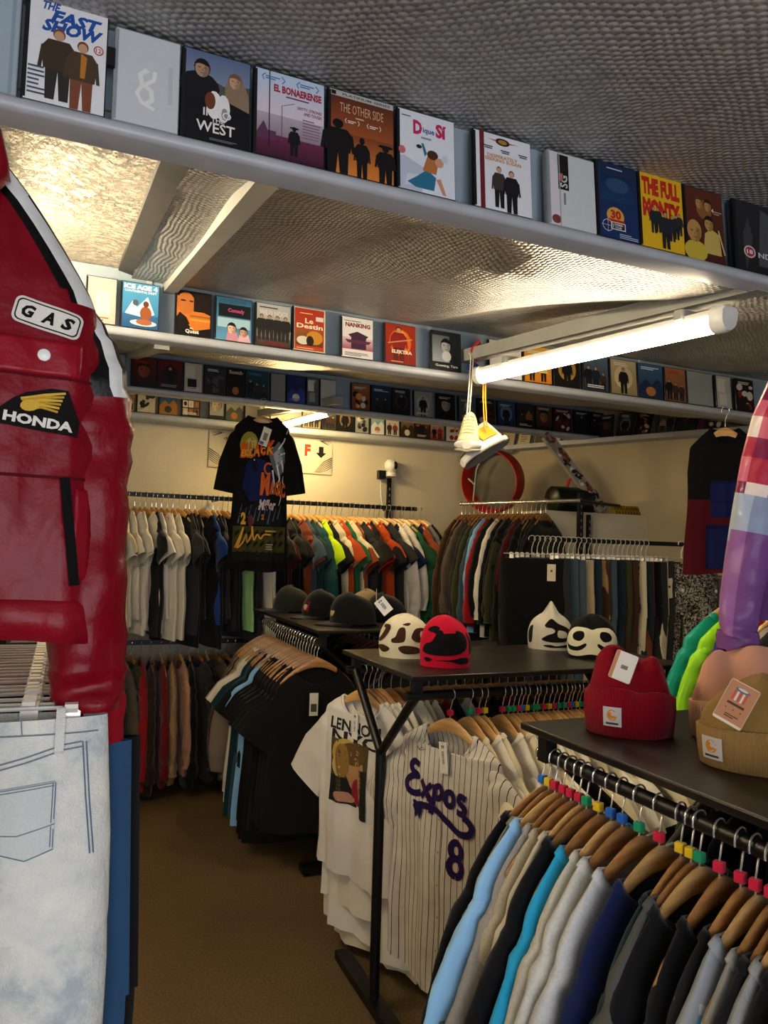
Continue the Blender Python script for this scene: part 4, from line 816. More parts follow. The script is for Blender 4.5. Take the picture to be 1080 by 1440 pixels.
b = MB(); b.tube(hook_pts(.02, .075), .0022, 6); b.tube([(-.17, 0, -.09), (.17, 0, -.09)], .0028, 6); b.tube([(0, 0, -.07), (0, 0, -.092)], .003, 6)
for s in (-1, 1): b.box((s * .12, 0, -.108), (.022, .022, .042)); b.tube([(s * .12 - .008, -.012, -.088), (s * .12 + .008, -.012, -.088)], .007, 8)
CLAMPH = b.mesh('clamp_hanger', mat('satin_steel', '#e6e2d6', .32, .55, 20, .05, 0))
tr = [('jet black', 0), ('charcoal', 0), ('grey denim', 0), ('dark denim', 0), ('grey denim', 0), ('beige', 0), ('grey', 0), ('dark denim', 0), ('tan', 0), ('brown', 0), ('grey denim', 0), ('dark denim', 0), ('dark denim', 0), ('olive', 0), ('brown', 0), ('leopard', 1), ('cream', 0), ('dark denim', 0), ('rust', 0), ('black', 0), ('charcoal', 0), ('cream', 0), ('charcoal', 0), ('black', 0)]
t = NT('speckled_cloth'); v = t.objvec(); f = t.noise(v, 95, 3, .7); g_ = t.noise(v, 30, 3); t.link(t.ramp(t.math('ADD', t.math('MULTIPLY', f, .75), t.math('MULTIPLY', g_, .25)), [(.44, '#121214'), (.5, '#55524c'), (.56, '#b9b2a4')]), t.b.inputs['Base Color']); t.setb(Roughness=.9, Specular_IOR_Level=.1); M['speckle'] = t.m
for i, (c, sp) in enumerate(tr):
    x = at(748, 765, YJ).x + (at(908, 770, YJ).x - at(748, 765, YJ).x) * i / (len(tr) - 1); rz = -PI / 2 + .75 + rnd.uniform(-.1, .1)
    o = inst(TROU[i % 3], 'hanging_trousers', None, PAL.get(c, '#888888'), (x, YJ, ZJ), rz); o.scale = (1, 1, rnd.uniform(.95, 1.04))
    tag(o, f'{"speckled" if sp else c} trousers, {ordn(i)} along the jeans rail from its hooked end', 'trousers', 'trousers on the jeans rail')
    if sp: o.data = o.data.copy(); o.data.materials[0] = M['speckle']
    if i in (1, 16, 17): b = MB(); b.box((.1, -.045, -.2), (.05, .0015, .1), C('#c8bca0')); b.box((.1, -.046, -.19), (.012, .0015, .012), C('#3a3226')); b.build('price_tag', M['print'], o)
    h = inst(CLAMPH, 'clamp_hanger', None, None, (x, YJ, ZJ), rz); tag(h, f'chrome clamp hanger, {ordn(i)} on the jeans rail from its hooked end', 'hanger', 'clamp hangers on the jeans rail')
# patterned trousers facing out
pm = trousers(seed=91, L=.78, w=.235, th=.045, nc=40, split=.32, amp=.012, taper=.95); pp = at(952, 768, YJ - .22); pp = Vector((pp.x, YJ - .2, ZJ))
o = pm.build('hanging_trousers', M['speckle']); o.location = Vector((at(958, 780, 3.62).x, 3.62, ZJ - .01)); o.rotation_euler = (0, 0, -.35)
tag(o, 'black and white speckled baggy trousers facing out below the dark sleeveless top', 'trousers', None)
b = MB(); b.X = Matrix.Translation((-.1, -.062, -.27)) @ Matrix.Rotation(-.25, 4, 'Y'); b.box((0, 0, 0), (.06, .0015, .12), C('#cfc2a2')); b.box((0, -.001, .01), (.014, .0015, .014), C('#3a3226')); b.build('price_tag', M['print'], o)
b = MB()
for x in (-.015, .2): b.X = Matrix.Translation((x, -.06, -.28)) @ Matrix.Rotation(PI / 2, 4, 'X'); b.lathe([(.0, .004), (.009, .003), (.011, 0)], 12)
b.build('button', M['white'], o)
h = inst(CLAMPH, 'clamp_hanger', None, None, (at(958, 780, 3.62).x, 3.62, ZJ), -.35); tag(h, 'chrome clamp hanger gripping the speckled baggy trousers', 'hanger')

# ------------------------------------------------------------------ white ledge with the sign and barrel, black uprights
yl = 4.42; x0 = at(768, 716, yl).x; x1 = x0 + 1.75; zt_ = at(850, 722, yl).z
b = MB(); b.box(((x0 + x1) / 2, yl + .01, zt_ - .32), (x1 - x0, .02, .64)); b.box(((x0 + x1) / 2, yl + .16, zt_ - .01), (x1 - x0, .3, .02)); b.box((at(833, 740, yl).x, yl - .008, zt_ - .32), (.02, .02, .64))
tag(b.build('wall_ledge', M['wall']), 'cream boxed ledge carrying the yellow sign, behind the jeans rail', 'ledge')
for px, lab in ((817, 'tall black slotted upright beside the green barrel'), (829, 'short slotted upright on the cream ledge face')):
    t_ = thing('slotted_post', lab, 'post', (at(px, 720, yl - .05).x, yl - .04, 0)); hgt = at(px, 693 if px == 817 else 724, yl - .04).z
    b = MB(); b.box((0, 0, hgt / 2), (.035 if px == 817 else .02, .03, hgt)); b.build('post', M['blackmetal'], t_)
    b = MB()
    for i in range(30): b.box((0, -.0155, hgt - .05 - i * .05), (.006, .001, .02))
    b.build('slots', M['beam'], t_)
sx0, sx1 = at(868, 716, yl).x, at(928, 716, yl).x; sw = sx1 - sx0
t = NT('yellow_enamel'); t.link(t.ramp(t.noise(t.objvec(), 20), [(.3, '#8a6c14'), (.7, '#b08c1e')]), t.b.inputs['Base Color']); t.setb(Roughness=.5); M['yellow'] = t.m
b = MB(); b.rbox((0, 0, .035), (sw, .008, .075), .006); o = b.build('letter_plate', M['yellow']); o.location = ((sx0 + sx1) / 2, yl + .05, zt_ + .002); o.rotation_euler = (math.radians(-18), 0, 0); tag(o, 'small yellow letter plate leaning on the cream ledge', 'sign')
a = Art(sw * .96, .07); a.text('HAKUNAMATATA', .04, .5, .96, .92, '#3a2a08', .03); a.rect(.02, .43, .98, .47, '#5a4410'); [a.rect(.06 + .07 * i, .06, .1 + .07 * i, .36, '#5a4410') for i in range(13)]; c_ = a.mb().build('lettering', M['print'], o, smooth=False); c_.location = (0, -.0046, .0005)
M['green'] = mat('dark_green_enamel', '#10170f', .35, .1, 20, .5, .1); M['redp'] = mat('red_paint', '#a81c12', .45, 0, 20, .15, .1)
bp = at(800, 703, 4.55); t_ = thing('barrel', 'dark green barrel lying on the ledge, red handle on top', 'barrel', bp)
b = MB(); b.X = Matrix.Rotation(PI / 2, 4, 'Y'); b.lathe([(0, -.17), (.07, -.165), (.095, -.15), (.098, -.05), (.094, .0), (.098, .06), (.1, .2), (0, .2)], 28); b.build('drum', M['green'], t_)
b = MB(); b.tube([(-.02, 0, .09), (-.0, 0, .15), (.02, 0, .16), (.13, 0, .16)], .011, 8); b.build('handle', M['redp'], t_)
# round red tub on the wall
dp = at(694, 677, 5.05)
t_ = thing('round_tub', 'big round red-rimmed tub standing on its side above the jackets', 'tub', dp); t_.rotation_euler = (math.radians(98), 0, math.radians(-60))
R_ = .245
b = MB(); b.lathe([(R_ * .86, -.05), (R_, -.05), (R_ * 1.03, .0), (R_, .085), (R_ * .97, .088), (R_ * .95, .08), (R_ * .87, -.03)], 48); b.build('rim', M['redp'], t_)
b = MB(); b.lathe([(0, -.032), (R_ * .9, -.034), (R_ * .9, -.04), (0, -.042)], 40); b.build('base_plate', mat('grey_drum_face', '#4a473c', .5, .1, 8, .15, .1), t_)
b = MB(); b.tube([(-.17, -.16, .04), (-.13, -.02, .07), (-.11, .1, .07), (-.05, .19, .08)], .007, 6); b.tube([(-.19, .03, .06), (-.13, -.02, .07)], .007, 6); b.build('strap', mat('clear_plastic_strap', '#a8a69c', .2), t_)
# security camera
cp = Vector((2.42, YB - .05, 2.25))
t_ = thing('security_camera', 'white round security camera on top of the black wall post', 'camera', cp); t_.rotation_euler = (0, 0, .5)
b = MB(); b.lathe([(.0, 0), (.052, 0), (.056, .012), (.05, .03), (.03, .042), (.0, .045)], 24); b.build('base', M['white'], t_)
b = MB(); b.X = Matrix.Translation((0, 0, .088)); b.lathe([(0, -.055), (.03, -.05), (.048, -.03), (.055, 0), (.048, .03), (.03, .05), (0, .055)], 24); b.build('head', M['white'], t_)
b = MB(); b.X = Matrix.Translation((0, -.05, .09)) @ Matrix.Rotation(PI / 2, 4, 'X') @ Matrix.Diagonal((.8, 1.2, 1, 1)); b.lathe([(0, .008), (.022, .006), (.028, 0), (.028, -.02)], 20); b.build('lens', M['case'], t_)
b = MB(); b.box((0, 0, 0), (.06, .05, .07)); b.box((0, -.03, .01), (.02, .02, .02)); o = b.build('power_plug', M['case']); o.location = (2.34, YB - .045, 2.26); tag(o, 'black power plug on the wall beside the white camera', 'plug')
tubeobj('cable', [(2.34, YB - .03, 2.22), (2.35, YB - .02, 2.1), (2.39, YB - .015, 1.9)], .004, M['white'], None, 6); tag(bpy.data.objects['cable'], 'thin white cable running down from the wall plug', 'cable')
# wall poster
p0, p1 = at(295, 604, YB - .01), at(466, 668, YB - .01); pw, phh = p1.x - p0.x, at(466, 620, YB - .01).z - p1.z
b = MB(); b.box((0, 0, phh / 2), (pw, .006, phh)); o = b.build('wall_poster', M['card']); o.location = ((p0.x + p1.x) / 2, YB - .006, p1.z); tag(o, 'wide white wall poster with black arrow, half behind the printed tee', 'poster')
a = Art(pw, phh); a.rect(.0, 0, 1, 1, '#d0c8b2')
for u0, s in ((0, 1), (1, -1)):
    for k in range(6): a.stroke([(u0 + s * (.01 + .012 * k), .99 - .0 * k), (u0 + s * (.03 + .016 * k), .86 + .02 * k), (u0 + s * (.1 - .004 * k), .98 - .01 * k)][:3], .016, '#17140f'); a.stroke([(u0 + s * .0, .3 - .055 * k + .2), (u0 + s * (.07 - .004 * k), .36 - .05 * k), (u0 + s * (.15 - .008 * k), .04)], .03 - .002 * k, '#17140f', .008)
a.poly([(.885, .8), (.925, .8), (.925, .62), (.95, .62), (.905, .47), (.86, .62), (.885, .62)], '#14110c'); a.text('dr3', .11, .78, .19, .86, '#3a352a', .01); a.text('F', .765, .5, .815, .84, '#c03a22', .06)
c_ = a.mb().build('print', M['print'], o, smooth=False); c_.location = (0, -.0036, 0)
# ------------------------------------------------------------------ hero garments
t = NT('vinyl_colour'); a_ = t.new('Attribute', attribute_name='Col'); v = t.objvec(); n1 = t.noise(v, 24, 4, .55); n2 = t.noise(v, 8, 2)
t.link(t.mix(t.rangef(n1, 0, .25), a_.outputs['Color'], '#000000'), t.b.inputs['Base Color']); t.setb(Roughness=.38, Coat_Weight=.1, Coat_Roughness=.12, Specular_IOR_Level=.14); wv_ = t.new('TexWave'); wv_.inputs['Scale'].default_value = 3.2; wv_.inputs['Distortion'].default_value = 14; wv_.inputs['Detail'].default_value = 2.5; wv_.inputs['Detail Scale'].default_value = 1.4; t.link(v, wv_.inputs['Vector']); t.bump(t.math('ADD', t.math('MULTIPLY', n1, .5), t.math('ADD', t.math('MULTIPLY', n2, 1.4), t.math('MULTIPLY', wv_.outputs['Fac'], .35))), .45, .018); M['vinyl'] = t.m
def shift(mb, dx=0, dy=0, dz=0): mb.v = [(x + dx, y + dy, z + dz) for x, y, z in mb.v]; return mb
def recolor(mb, fn):
    for i, f in enumerate(mb.f):
        c = Vector((0, 0, 0))
        for k in f: c += Vector(mb.v[k])
        mb.c[i] = fn(i, c / len(f))
# ---- red jacket
JX = Vector((-.175, 1.1, 2.255))
g = garment(w=.222, L=.64, th=.05, sh=.2, neck=.07, drop=.06, amp=.007, seed=4, nc=72, nr=46, top=-.098, fall=.185, flare=.012, bunch=.35, path=[(.15, -.29, .03), (.172, -.32, .045), (.182, -.36, .058), (.188, -.41, .064), (.192, -.46, .066), (.196, -.53, .058), (.205, -.66, .052), (.212, -.76, .05), (.214, -.80, .048), (.215, -.83, .04)])
jk = thing('hanging_jacket', 'shiny red jacket with black and white shoulder stripe and patches, nearest the camera', 'jacket', JX, -.06)
RED, WHT, BLK = C('#740416'), C('#d9d9d4'), C('#0c0b0c')
def body_col(i, c):
    if c.z > -.285 and c.x > .075 and c.y < 0:
        a_sh = .07 + .13 * min(1, max(0, (-.098 - c.z) / .182)) ** .8; d = (a_sh - c.x) * 1.0
        return BLK if d < .004 else WHT if d < .024 else BLK if d < .036 else RED
    return RED
recolor(g['body'], body_col); g['body'].build('body', M['vinyl'], jk, ang=0)
for k, (m_, rings) in enumerate(g['sleeves']):
    shift(m_, 0, .016); n = 14
    def sc_(i, c, s=(-1, 1)[k]):
        ri, ai = divmod(i, n)
        if 2 <= ri < 12: return {13: BLK, 12: WHT, 11: BLK}.get(ai, RED) if ai >= 11 else RED
        return RED
    recolor(m_, sc_); m_.build('sleeve', M['vinyl'], jk, ang=0)
    lr = rings[-1]; cx = sum(q[0] for q in lr) / n; cz = sum(q[2] for q in lr) / n; b = MB(); b.col = C('#84081a')
    b.loft([[(cx + a * math.cos(2 * PI * j / 40) * (1 + .02 * (j % 2)), .035 + .03 * g_ * math.sin(2 * PI * j / 40) * (1 + .04 * (j % 2)), cz + dz) for j in range(40)] for a, g_, dz in ((.046, 1, .02), (.05, 1.05, .005), (.047, 1, -.025), (.048, 1, -.05), (.04, .9, -.052))]); b.build('cuff', M['printcloth'], jk)
b = MB(); b.col = RED; n = g['nc']; r0 = g['ring'](0, n); 
b.loft([[((x * k), y * (1.0 + dk) - (oy if j > n / 2 else -oy * .3), z + dz) for j, (x, y, z) in enumerate(r0)] for k, dk, oy, dz in ((1.0, 0, 0, -.01), (.98, 0, .004, .03), (1.05, .2, .012, .036), (1.18, .6, .022, .0), (1.28, .9, .022, -.035), (1.27, .85, .017, -.033))]); b.build('collar', M['vinyl'], jk, ang=0)
b = MB(); b.col = C('#7e0a1a'); a0, t0, zz = g['prof'](1.0); 
pts = [g['ring'](s, n) for s in (.905, .915, 1.0, 1.0)]; b.loft([[(x * k, y * k2, z) for x, y, z in q] for q, k, k2 in zip(pts, (1.0, 1.012, 1.005, .97), (1, 1.12, 1.1, .9))]); b.build('hem_band', M['vinyl'], jk, ang=0)
F_ = g['front']
def jl(px, py):   # pixel -> jacket local x,z
    p = at(px, py, 1.07) - JX; return p.x, p.z
def lay(art, cx, cz, rot, off=.002, wx=None, fn=None, maxe=.012):
    fn = fn or F_; cr, sr = math.cos(rot), math.sin(rot); w, h = art.w, art.h
    def f(u, v, L):
        x = (u - .5) * w; z = (v - .5) * h; return fn(cx + x * cr - z * sr, cz + x * sr + z * cr, off + L * .0002)
    return drape(art, f, maxe)
def rrect(a, u0, v0, u1, v1, r_, c):
    q = []; rv = r_ / a.h; ru = r_ / a.w
    for k, (x, y) in enumerate(((u1 - ru, v1 - rv), (u0 + ru, v1 - rv), (u0 + ru, v0 + rv), (u1 - ru, v0 + rv))):
        for i in range(5): q.append((x + ru * math.cos(PI / 2 * (k + i / 4)), y + rv * math.sin(PI / 2 * (k + i / 4))))
    a.poly(q, c)
a = Art(.082, .036); rrect(a, 0, 0, 1, 1, .009, '#cfcac0'); rrect(a, .035, .08, .965, .92, .007, '#14110f'); rrect(a, .055, .13, .945, .87, .006, '#d8d3c8')
for s, u in (('G', .12), ('A', .41), ('S', .7)): a.text(s, u, .26, u + .19, .74, '#14110f', .05, .25)
x, z = jl(71, 452); lay(a, x, z, -.2).build('patch', M['printcloth'], jk, smooth=False)
a = Art(.094, .058); a.poly([(.0, .0), (1, .0), (1, .34), (.82, .4), (.8, 1), (.58, .98), (.3, .8), (.16, .62), (.2, .34), (0, .34)], '#120f0e')
for k in range(6): a.stroke([(.24 + .02 * k, .62 - .035 * k), (.5, .8 - .055 * k), (.77 - .012 * k, .93 - .09 * k)], .07, ['#c9a23c', '#b08a2e'][k % 2], .05)
a.ell(.36, .52, .12, .13, '#c9a23c', 14, .4); a.text('HONDA', .07, .08, .93, .31, '#d9d4c8', .045)
x, z = jl(62, 578); lay(a, x, z, -.1).build('patch', M['printcloth'], jk, smooth=False)
b = MB(); x, z = jl(66, 505); p = F_(x, z, .006); b.X = Matrix.Translation(p) @ Matrix.Rotation(PI / 2, 4, 'X'); b.lathe([(0, .003), (.006, .0025), (.0078, .001), (.0078, -.003)], 20); b.build('snap_button', M['white'], jk)
def panel(px0, py0, px1, py1, th, name, mcol, seam=True):
    x0, z0 = jl(px0, py0); x1, z1 = jl(px1, py1); b = MB(); b.col = mcol; n = 10; R = []
    for off, e in ((.0, 0), (th, .0015), (th * 1.1, .006)):
        o = []
        for k in range(4):
            for i in range(n):
                u = i / n; q = [(x0 + e + (x1 - x0 - 2 * e) * u, z0 - e), (x1 - e, z0 - e + (z1 - z0 + 2 * e) * u), (x1 - e + (x0 - x1 + 2 * e) * u, z1 + e), (x0 + e, z1 + e + (z0 - z1 - 2 * e) * u)][k]; o.append(F_(q[0], q[1], off))
        R.append(o)
    b.loft(R); nn = 10; grid = [[F_(x0 + .006 + (x1 - x0 - .012) * i / nn, z0 - .006 + (z1 - z0 + .012) * j / 6, th * 1.1) for i in range(nn + 1)] for j in range(7)]
    b.loft(grid, False); return b.build(name, M['vinyl'], jk, ang=0)
panel(-8, 472, 116, 538, .004, 'pocket_flap', C('#880a1d')); panel(108, 688, 126, 815, .003, 'pocket_welt', C('#820a1b'))
a = Art(.012, .14); a.rect(0, 0, 1, 1, '#0d0b0b'); x, z = jl(101, 748); lay(a, x, z, .13, .004).build('pocket_zip', M['printcloth'], jk, smooth=False)
for q in (533, 672):
    a = Art(.14, .004); a.rect(0, 0, 1, 1, '#4c0610'); x, z = jl(60, q); lay(a, x, z, 0, .0012).build('stitching', M['printcloth'], jk, smooth=False)
b = hanger_mb(W=.135, z0=-.092, fall=.098, hc=.05); h = b.build('wooden_hanger', M['wood']); h.location = JX + Vector((0, .01, .004)); h.rotation_euler[2] = -.06; SMALLH = h.data; inst(HOOK, 'hook', h); tag(h, 'pale wooden hanger inside the collar of the shiny red jacket', 'hanger')
t_ = thing('hanging_bar', 'black bar above the frame from which the red jacket hangs', 'clothes rail', JX + Vector((0, .01, .012)))
tubeobj('bar', [(-.7, 0, 0), (.022, 0, 0)], .014, M['blackmetal'], t_); tubeobj('strut', [(-.7, 0, 0), (-1.24, 0, 0)], .014, M['blackmetal'], t_)

# ---- jeans rack below the jacket
ZP = 1.522; XP = -.15
t_ = thing('clothes_rack', 'rail of chrome clamp hangers and jeans below the red jacket', 'clothes rack', (XP, 1.5, 0))
tubeobj('rail', [(0, -.75, ZP), (0, .85, ZP)], .014, M['chrome'], t_)
for y in (-.74, .84): tubeobj('post', [(0, y, .02), (0, y, ZP)], .016, M['blackmetal'], t_); tubeobj('foot', [(-.25, y, .02), (.25, y, .02)], .016, M['blackmetal'], t_)
t = NT('bleached_denim'); v = t.objvec(); f = t.noise(v, 9, 5, .62); n2 = t.noise(v, 420, 2); n3 = t.noise(v, 45, 4, .7)
t.link(t.mix(t.rangef(n2, .0, .3), t.ramp(t.math('ADD', t.math('MULTIPLY', f, .75), t.math('MULTIPLY', n3, .25)), [(.36, '#9aa3a6'), (.46, '#c2c3bc'), (.6, '#d6d2c6')]), '#a4a9a8'), t.b.inputs['Base Color']); t.setb(Roughness=.9, Specular_IOR_Level=.1); t.bump(t.math('ADD', n2, t.math('MULTIPLY', n3, 2)), .35, .006); M['bleach'] = t.m
def jeans(w, L, seed, top=-.1, th=.05, split=.33, taper=.8):
    r = random.Random(seed); P = [r.uniform(0, 6) for _ in range(6)]; nc = 60; b = MB()
    def wv(x, z): d = max(0, min(1, (top - z) / .5)); return .011 * d * (math.sin(10 * x + P[0] + 4 * z) + .6 * math.sin(24 * x + P[1] + 9 * z)) + .004 * math.sin(31 * z + P[2] + 12 * x) * d
    def half(z):
        k = (top - z); return (w * (1 + .1 * min(1, k / .25))), th * (.55 + .45 * min(1, k / .12))
    zz = [top - split * i / 14 for i in range(15)]
    b.loft([[(half(z)[0] * math.cos(2 * PI * k / nc), half(z)[1] * math.sin(2 * PI * k / nc) + wv(half(z)[0] * math.cos(2 * PI * k / nc), z), z) for k in range(nc)] for z in [q for q in zz]])
    kx = [1 - .03 * max(0, i - 8) / 6 for i in range(15)]
    for i in range(15):
        for k in range(nc): x_, y_, z_ = b.v[i * nc + k]; b.v[i * nc + k] = (x_ * kx[i], y_ * (1 - 5 * (1 - kx[i])), z_)
    for sd in (-1, 1):
        rr = []; n = 36
        for i in range(32):
            k = (i - 4) / 27; z = top - split + .02 - (L - split) * k; kk = max(0, k); g_ = .62 + .4 * min(1, i / 9); hw = (w * 1.1 / 2 * (1 - (1 - taper) * kk) - .003) * (.9 + .1 * min(1, i / 6)); cx = sd * w * 1.1 / 2 * (1 - .03 * kk)
            rr.append([(cx + hw * math.cos(2 * PI * j / n), th * (g_ - .1 * kk) * math.sin(2 * PI * j / n) + wv(cx + hw * math.cos(2 * PI * j / n), z) * 1.5, z) for j in range(n)])
        b.loft(rr)
    def front(x, z, off=0): a, t_ = half(z); u = min(.999, abs(x) / a); return (x, -t_ * math.sqrt(1 - u * u) + wv(x, z) - off, z)
    return b, front
b, jf = jeans(.165, 1.12, 5, split=.27, taper=.88)
jo = Vector((XP + .05, 1.08, ZP)); jn = thing('hanging_jeans', 'pale bleached jeans on a clamp hanger below the red jacket', 'jeans', jo, -.04); b.build('trouser_body', M['bleach'], jn, ang=60)
def pl(px, py): p = at(px, py, 1.04) - jo; return p.x, p.z
def stripe(name, pts, wd, col, off=.0015, m='printcloth'):
    q = [pl(*p) for p in pts]; x0 = min(p[0] for p in q) - .02; z0 = min(p[1] for p in q) - .02; W = max(p[0] for p in q) - x0 + .02; H = max(p[1] for p in q) - z0 + .02
    a = Art(W, H); a.stroke([((p[0] - x0) / W, (p[1] - z0) / H) for p in q], wd / H, col); return drape(a, lambda u, v, L: jf(x0 + u * W, z0 + v * H, off), .012)
b = MB()
for o_ in (0, 7): b.add(stripe('s', [(-30, 1085 + o_), (40, 1066 + o_), (90, 1050 + o_), (117, 1046 + o_)], .0016, C('#66747f')))
b.add(stripe('s', [(-30, 1040), (60, 1036), (140, 1032)], .0016, C('#66747f')))
for o_ in (0, 5): b.add(stripe('s', [(118 + o_, 1046), (122 + o_, 1120), (128 + o_, 1200)], .0018, C('#5a6c80')))
b.add(stripe('s', [(30, 1010), (32, 1036)], .0014, C('#6c7c8c')))
b.build('seam_stitching', M['printcloth'], jn, smooth=False)
x0, z0 = pl(-30, 1215); x1, z1 = pl(82, 1098); W, H = x1 - x0, z1 - z0
a = Art(W, H); a.poly([(0, .12), (.28, .12), (.62, .0), (1, .12), (.98, 1), (0, .94)], '#bcc0bc'); 
for q in (.015, .05): a.stroke([(0, .94 - q), (.98 - q * .2, 1 - q)], .014, '#66747f'); a.stroke([(1 - q, .98), (1 - q, .14 + q * .4)], .014, '#5a6c80')
a.stroke([(0, .42), (.5, .36), (1, .46)], .014, '#66747f'); a.stroke([(.3, .13), (.62, .02), (1, .13)], .014, '#5c6b78')
pk = drape(a, lambda u, v, L: jf(x0 + u * W, z0 + v * H, .0025 + L * .00008), .02); pk.build('back_pocket', M['printcloth'], jn, smooth=False)
x, z = pl(86, 1030); b = MB(); b.loft([[jf(x + dx, z + dz, o_) for dx in (-.0055, .0055)] for dz, o_ in ((.028, .002), (.024, .006), (0, .007), (-.024, .006), (-.028, .001))], False); b.build('belt_loop', M['bleach'], jn)
for i in range(20):
    y = 1.08 + i * .034; c = ['', 'denim blue', 'black', 'cream', 'tan', 'olive', 'charcoal', 'dark denim', 'black', 'grey denim', 'olive', 'black', 'dark denim', 'brown', 'charcoal', 'black', 'tan', 'black', 'denim blue', 'charcoal'][i]
    rz = [-.04, -.1, -.05][i % 3] + rnd.uniform(-.06, .06); dx = [.0, .055, .06, .045][i] if i < 4 else rnd.uniform(-.01, .02)
    h = inst(CLAMPH, 'clamp_hanger', None, None, (XP + (.05 if i == 0 else 0), y, ZP), rz if i else -.04); tag(h, f'chrome clamp hanger, {ordn(i)} back along the rail below the red jacket', 'hanger', 'clamp hangers below the red jacket')
    if i:
        o = inst(TROU[i % 3], 'hanging_trousers', None, PAL[c], (XP + dx, y + .015, ZP - .03), rz); o.scale = (.98, 1, rnd.uniform(1.0, 1.12)); tag(o, f'{c} trousers, {ordn(i)} back on the rail below the red jacket', 'trousers', 'trousers below the red jacket')

# ---- purple, white and plaid jacket at the right edge
PX = Vector((1.635, 1.075, 2.24)); g = garment(w=.235, L=.62, th=.05, sh=.175, neck=.075, amp=.008, seed=14, nc=64, nr=40, top=-.098, fall=.095, flare=.0, path=[(.12, -.15, .05), (.16, -.2, .062), (.185, -.27, .066), (.21, -.36, .062), (.235, -.47, .055), (.255, -.58, .05), (.27, -.68, .046), (.275, -.74, .042), (.277, -.765, .036)])
pj = thing('hanging_jacket', 'purple and white track jacket with plaid shoulder and pale blue sleeve band', 'jacket', PX, -.9)
PL1, PL2, PW, PP, PB = C('#7c1f48'), C('#d88a90'), C('#cfcad2'), C('#774a86'), C('#8a98b4')
r = random.Random(2)
def pb(i, c):
    if c.z > -.24 + .12 * abs(c.x): return PL1 if (int(c.x * 26 + 50) + int(c.z * 26 + 50)) % 2 else C('#c07a94')
    if c.z > -.50 + .35 * abs(abs(c.x) - .12): return PW
    return PP
recolor(g['body'], pb); g['body'].build('body', M['vinyl'], pj, ang=0)
for k, (m_, rings) in enumerate(g['sleeves']):
    shift(m_, 0, -.015)
    def sc_(i, c):
        ri, ai = divmod(i, 14)
        if c.z > -.43: return [C('#b02a42'), PL1, C('#e8d8d0'), C('#d0607a')][(ri // 2 * 2 + ai // 3 * 3 + (ri // 4)) % 4]
        if c.z > -.53: return PB if ai < 11 else C('#aab6cc')
        return PP if ai < 11 else C('#94629e')
    recolor(m_, sc_); m_.build('sleeve', M['vinyl'], pj, ang=0)
    lr = rings[-1]; cx = sum(q[0] for q in lr) / 14; cz = sum(q[2] for q in lr) / 14; b = MB(); b.col = PP
    b.loft([[(cx + a * math.cos(2 * PI * j / 32) * (1 + .03 * (j % 2)), -.012 + .03 * math.sin(2 * PI * j / 32) * (1 + .04 * (j % 2)), cz + dz) for j in range(32)] for a, dz in ((.043, .012), (.046, 0), (.044, -.03), (.036, -.032))]); b.build('cuff', M['vinyl'], pj)
b = MB(); b.col = PP; n = g['nc']
b.loft([[(x * k, y * k * 1.1, z) for x, y, z in g['ring'](s, n)] for s, k in [(.86 + .01 * i, 1.0 + .02 * (i % 3 == 1)) for i in range(15)]]); b.build('hem_band', M['vinyl'], pj)
g['collar'].col = PP; recolor(g['collar'], lambda i, c: PL1); g['collar'].build('collar', M['vinyl'], pj)
h = inst(SMALLH, 'wooden_hanger', None, None, PX, -.9); inst(HOOK, 'hook', h); tag(h, 'wooden hanger holding the purple and white track jacket', 'hanger')
t_ = thing('hanging_bar', 'black bar above the purple jacket, fixed under the front shelf', 'clothes rail', PX); tubeobj('bar', [(-.012, -.015, 0), (.3, .35, .0), (.3, .355, .13)], .012, M['blackmetal'], t_)

# ---- dark sleeveless top hanging from the second shelf
vp = at(1020, 578, 3.015); vp = Vector((vp.x, 3.015, 2.472)); g = garment(w=.205, L=.80, th=.04, sh=.185, neck=.07, drop=.09, amp=.008, seed=24, nc=48, nr=34, top=-.098, fall=.11, flare=.02)
vt = thing('sleeveless_top', 'black, blue and maroon panelled sleeveless top hanging from the second shelf', 'clothing', vp, -.55)
recolor(g['body'], lambda i, c: C('#0b0a0e') if c.z > -.5 else C('#4a0c18')); g['body'].build('body', M['printcloth'], vt, ang=0); recolor(g['collar'], lambda i, c: C('#0c0c10')); g['collar'].build('collar', M['printcloth'], vt)
for cx, cz, w_, h_ in ((-.02, -.45, .13, .11), (-.02, -.545, .13, .09), (-.03, -.75, .155, .24), (.15, -.46, .08, .13)):
    a = Art(w_, h_); a.rect(0, 0, 1, 1, '#141a4e'); a.rect(.02, .9, .98, .98, '#0c1036'); lay(a, cx, cz, 0, .006, fn=g['front']).build('pocket', M['printcloth'], vt, smooth=False)
h = inst(SMALLH, 'wooden_hanger', None, None, vp, -.55); inst(HOOK, 'hook', h); tag(h, 'wooden hanger of the panelled sleeveless top, hooked on the second shelf', 'hanger')

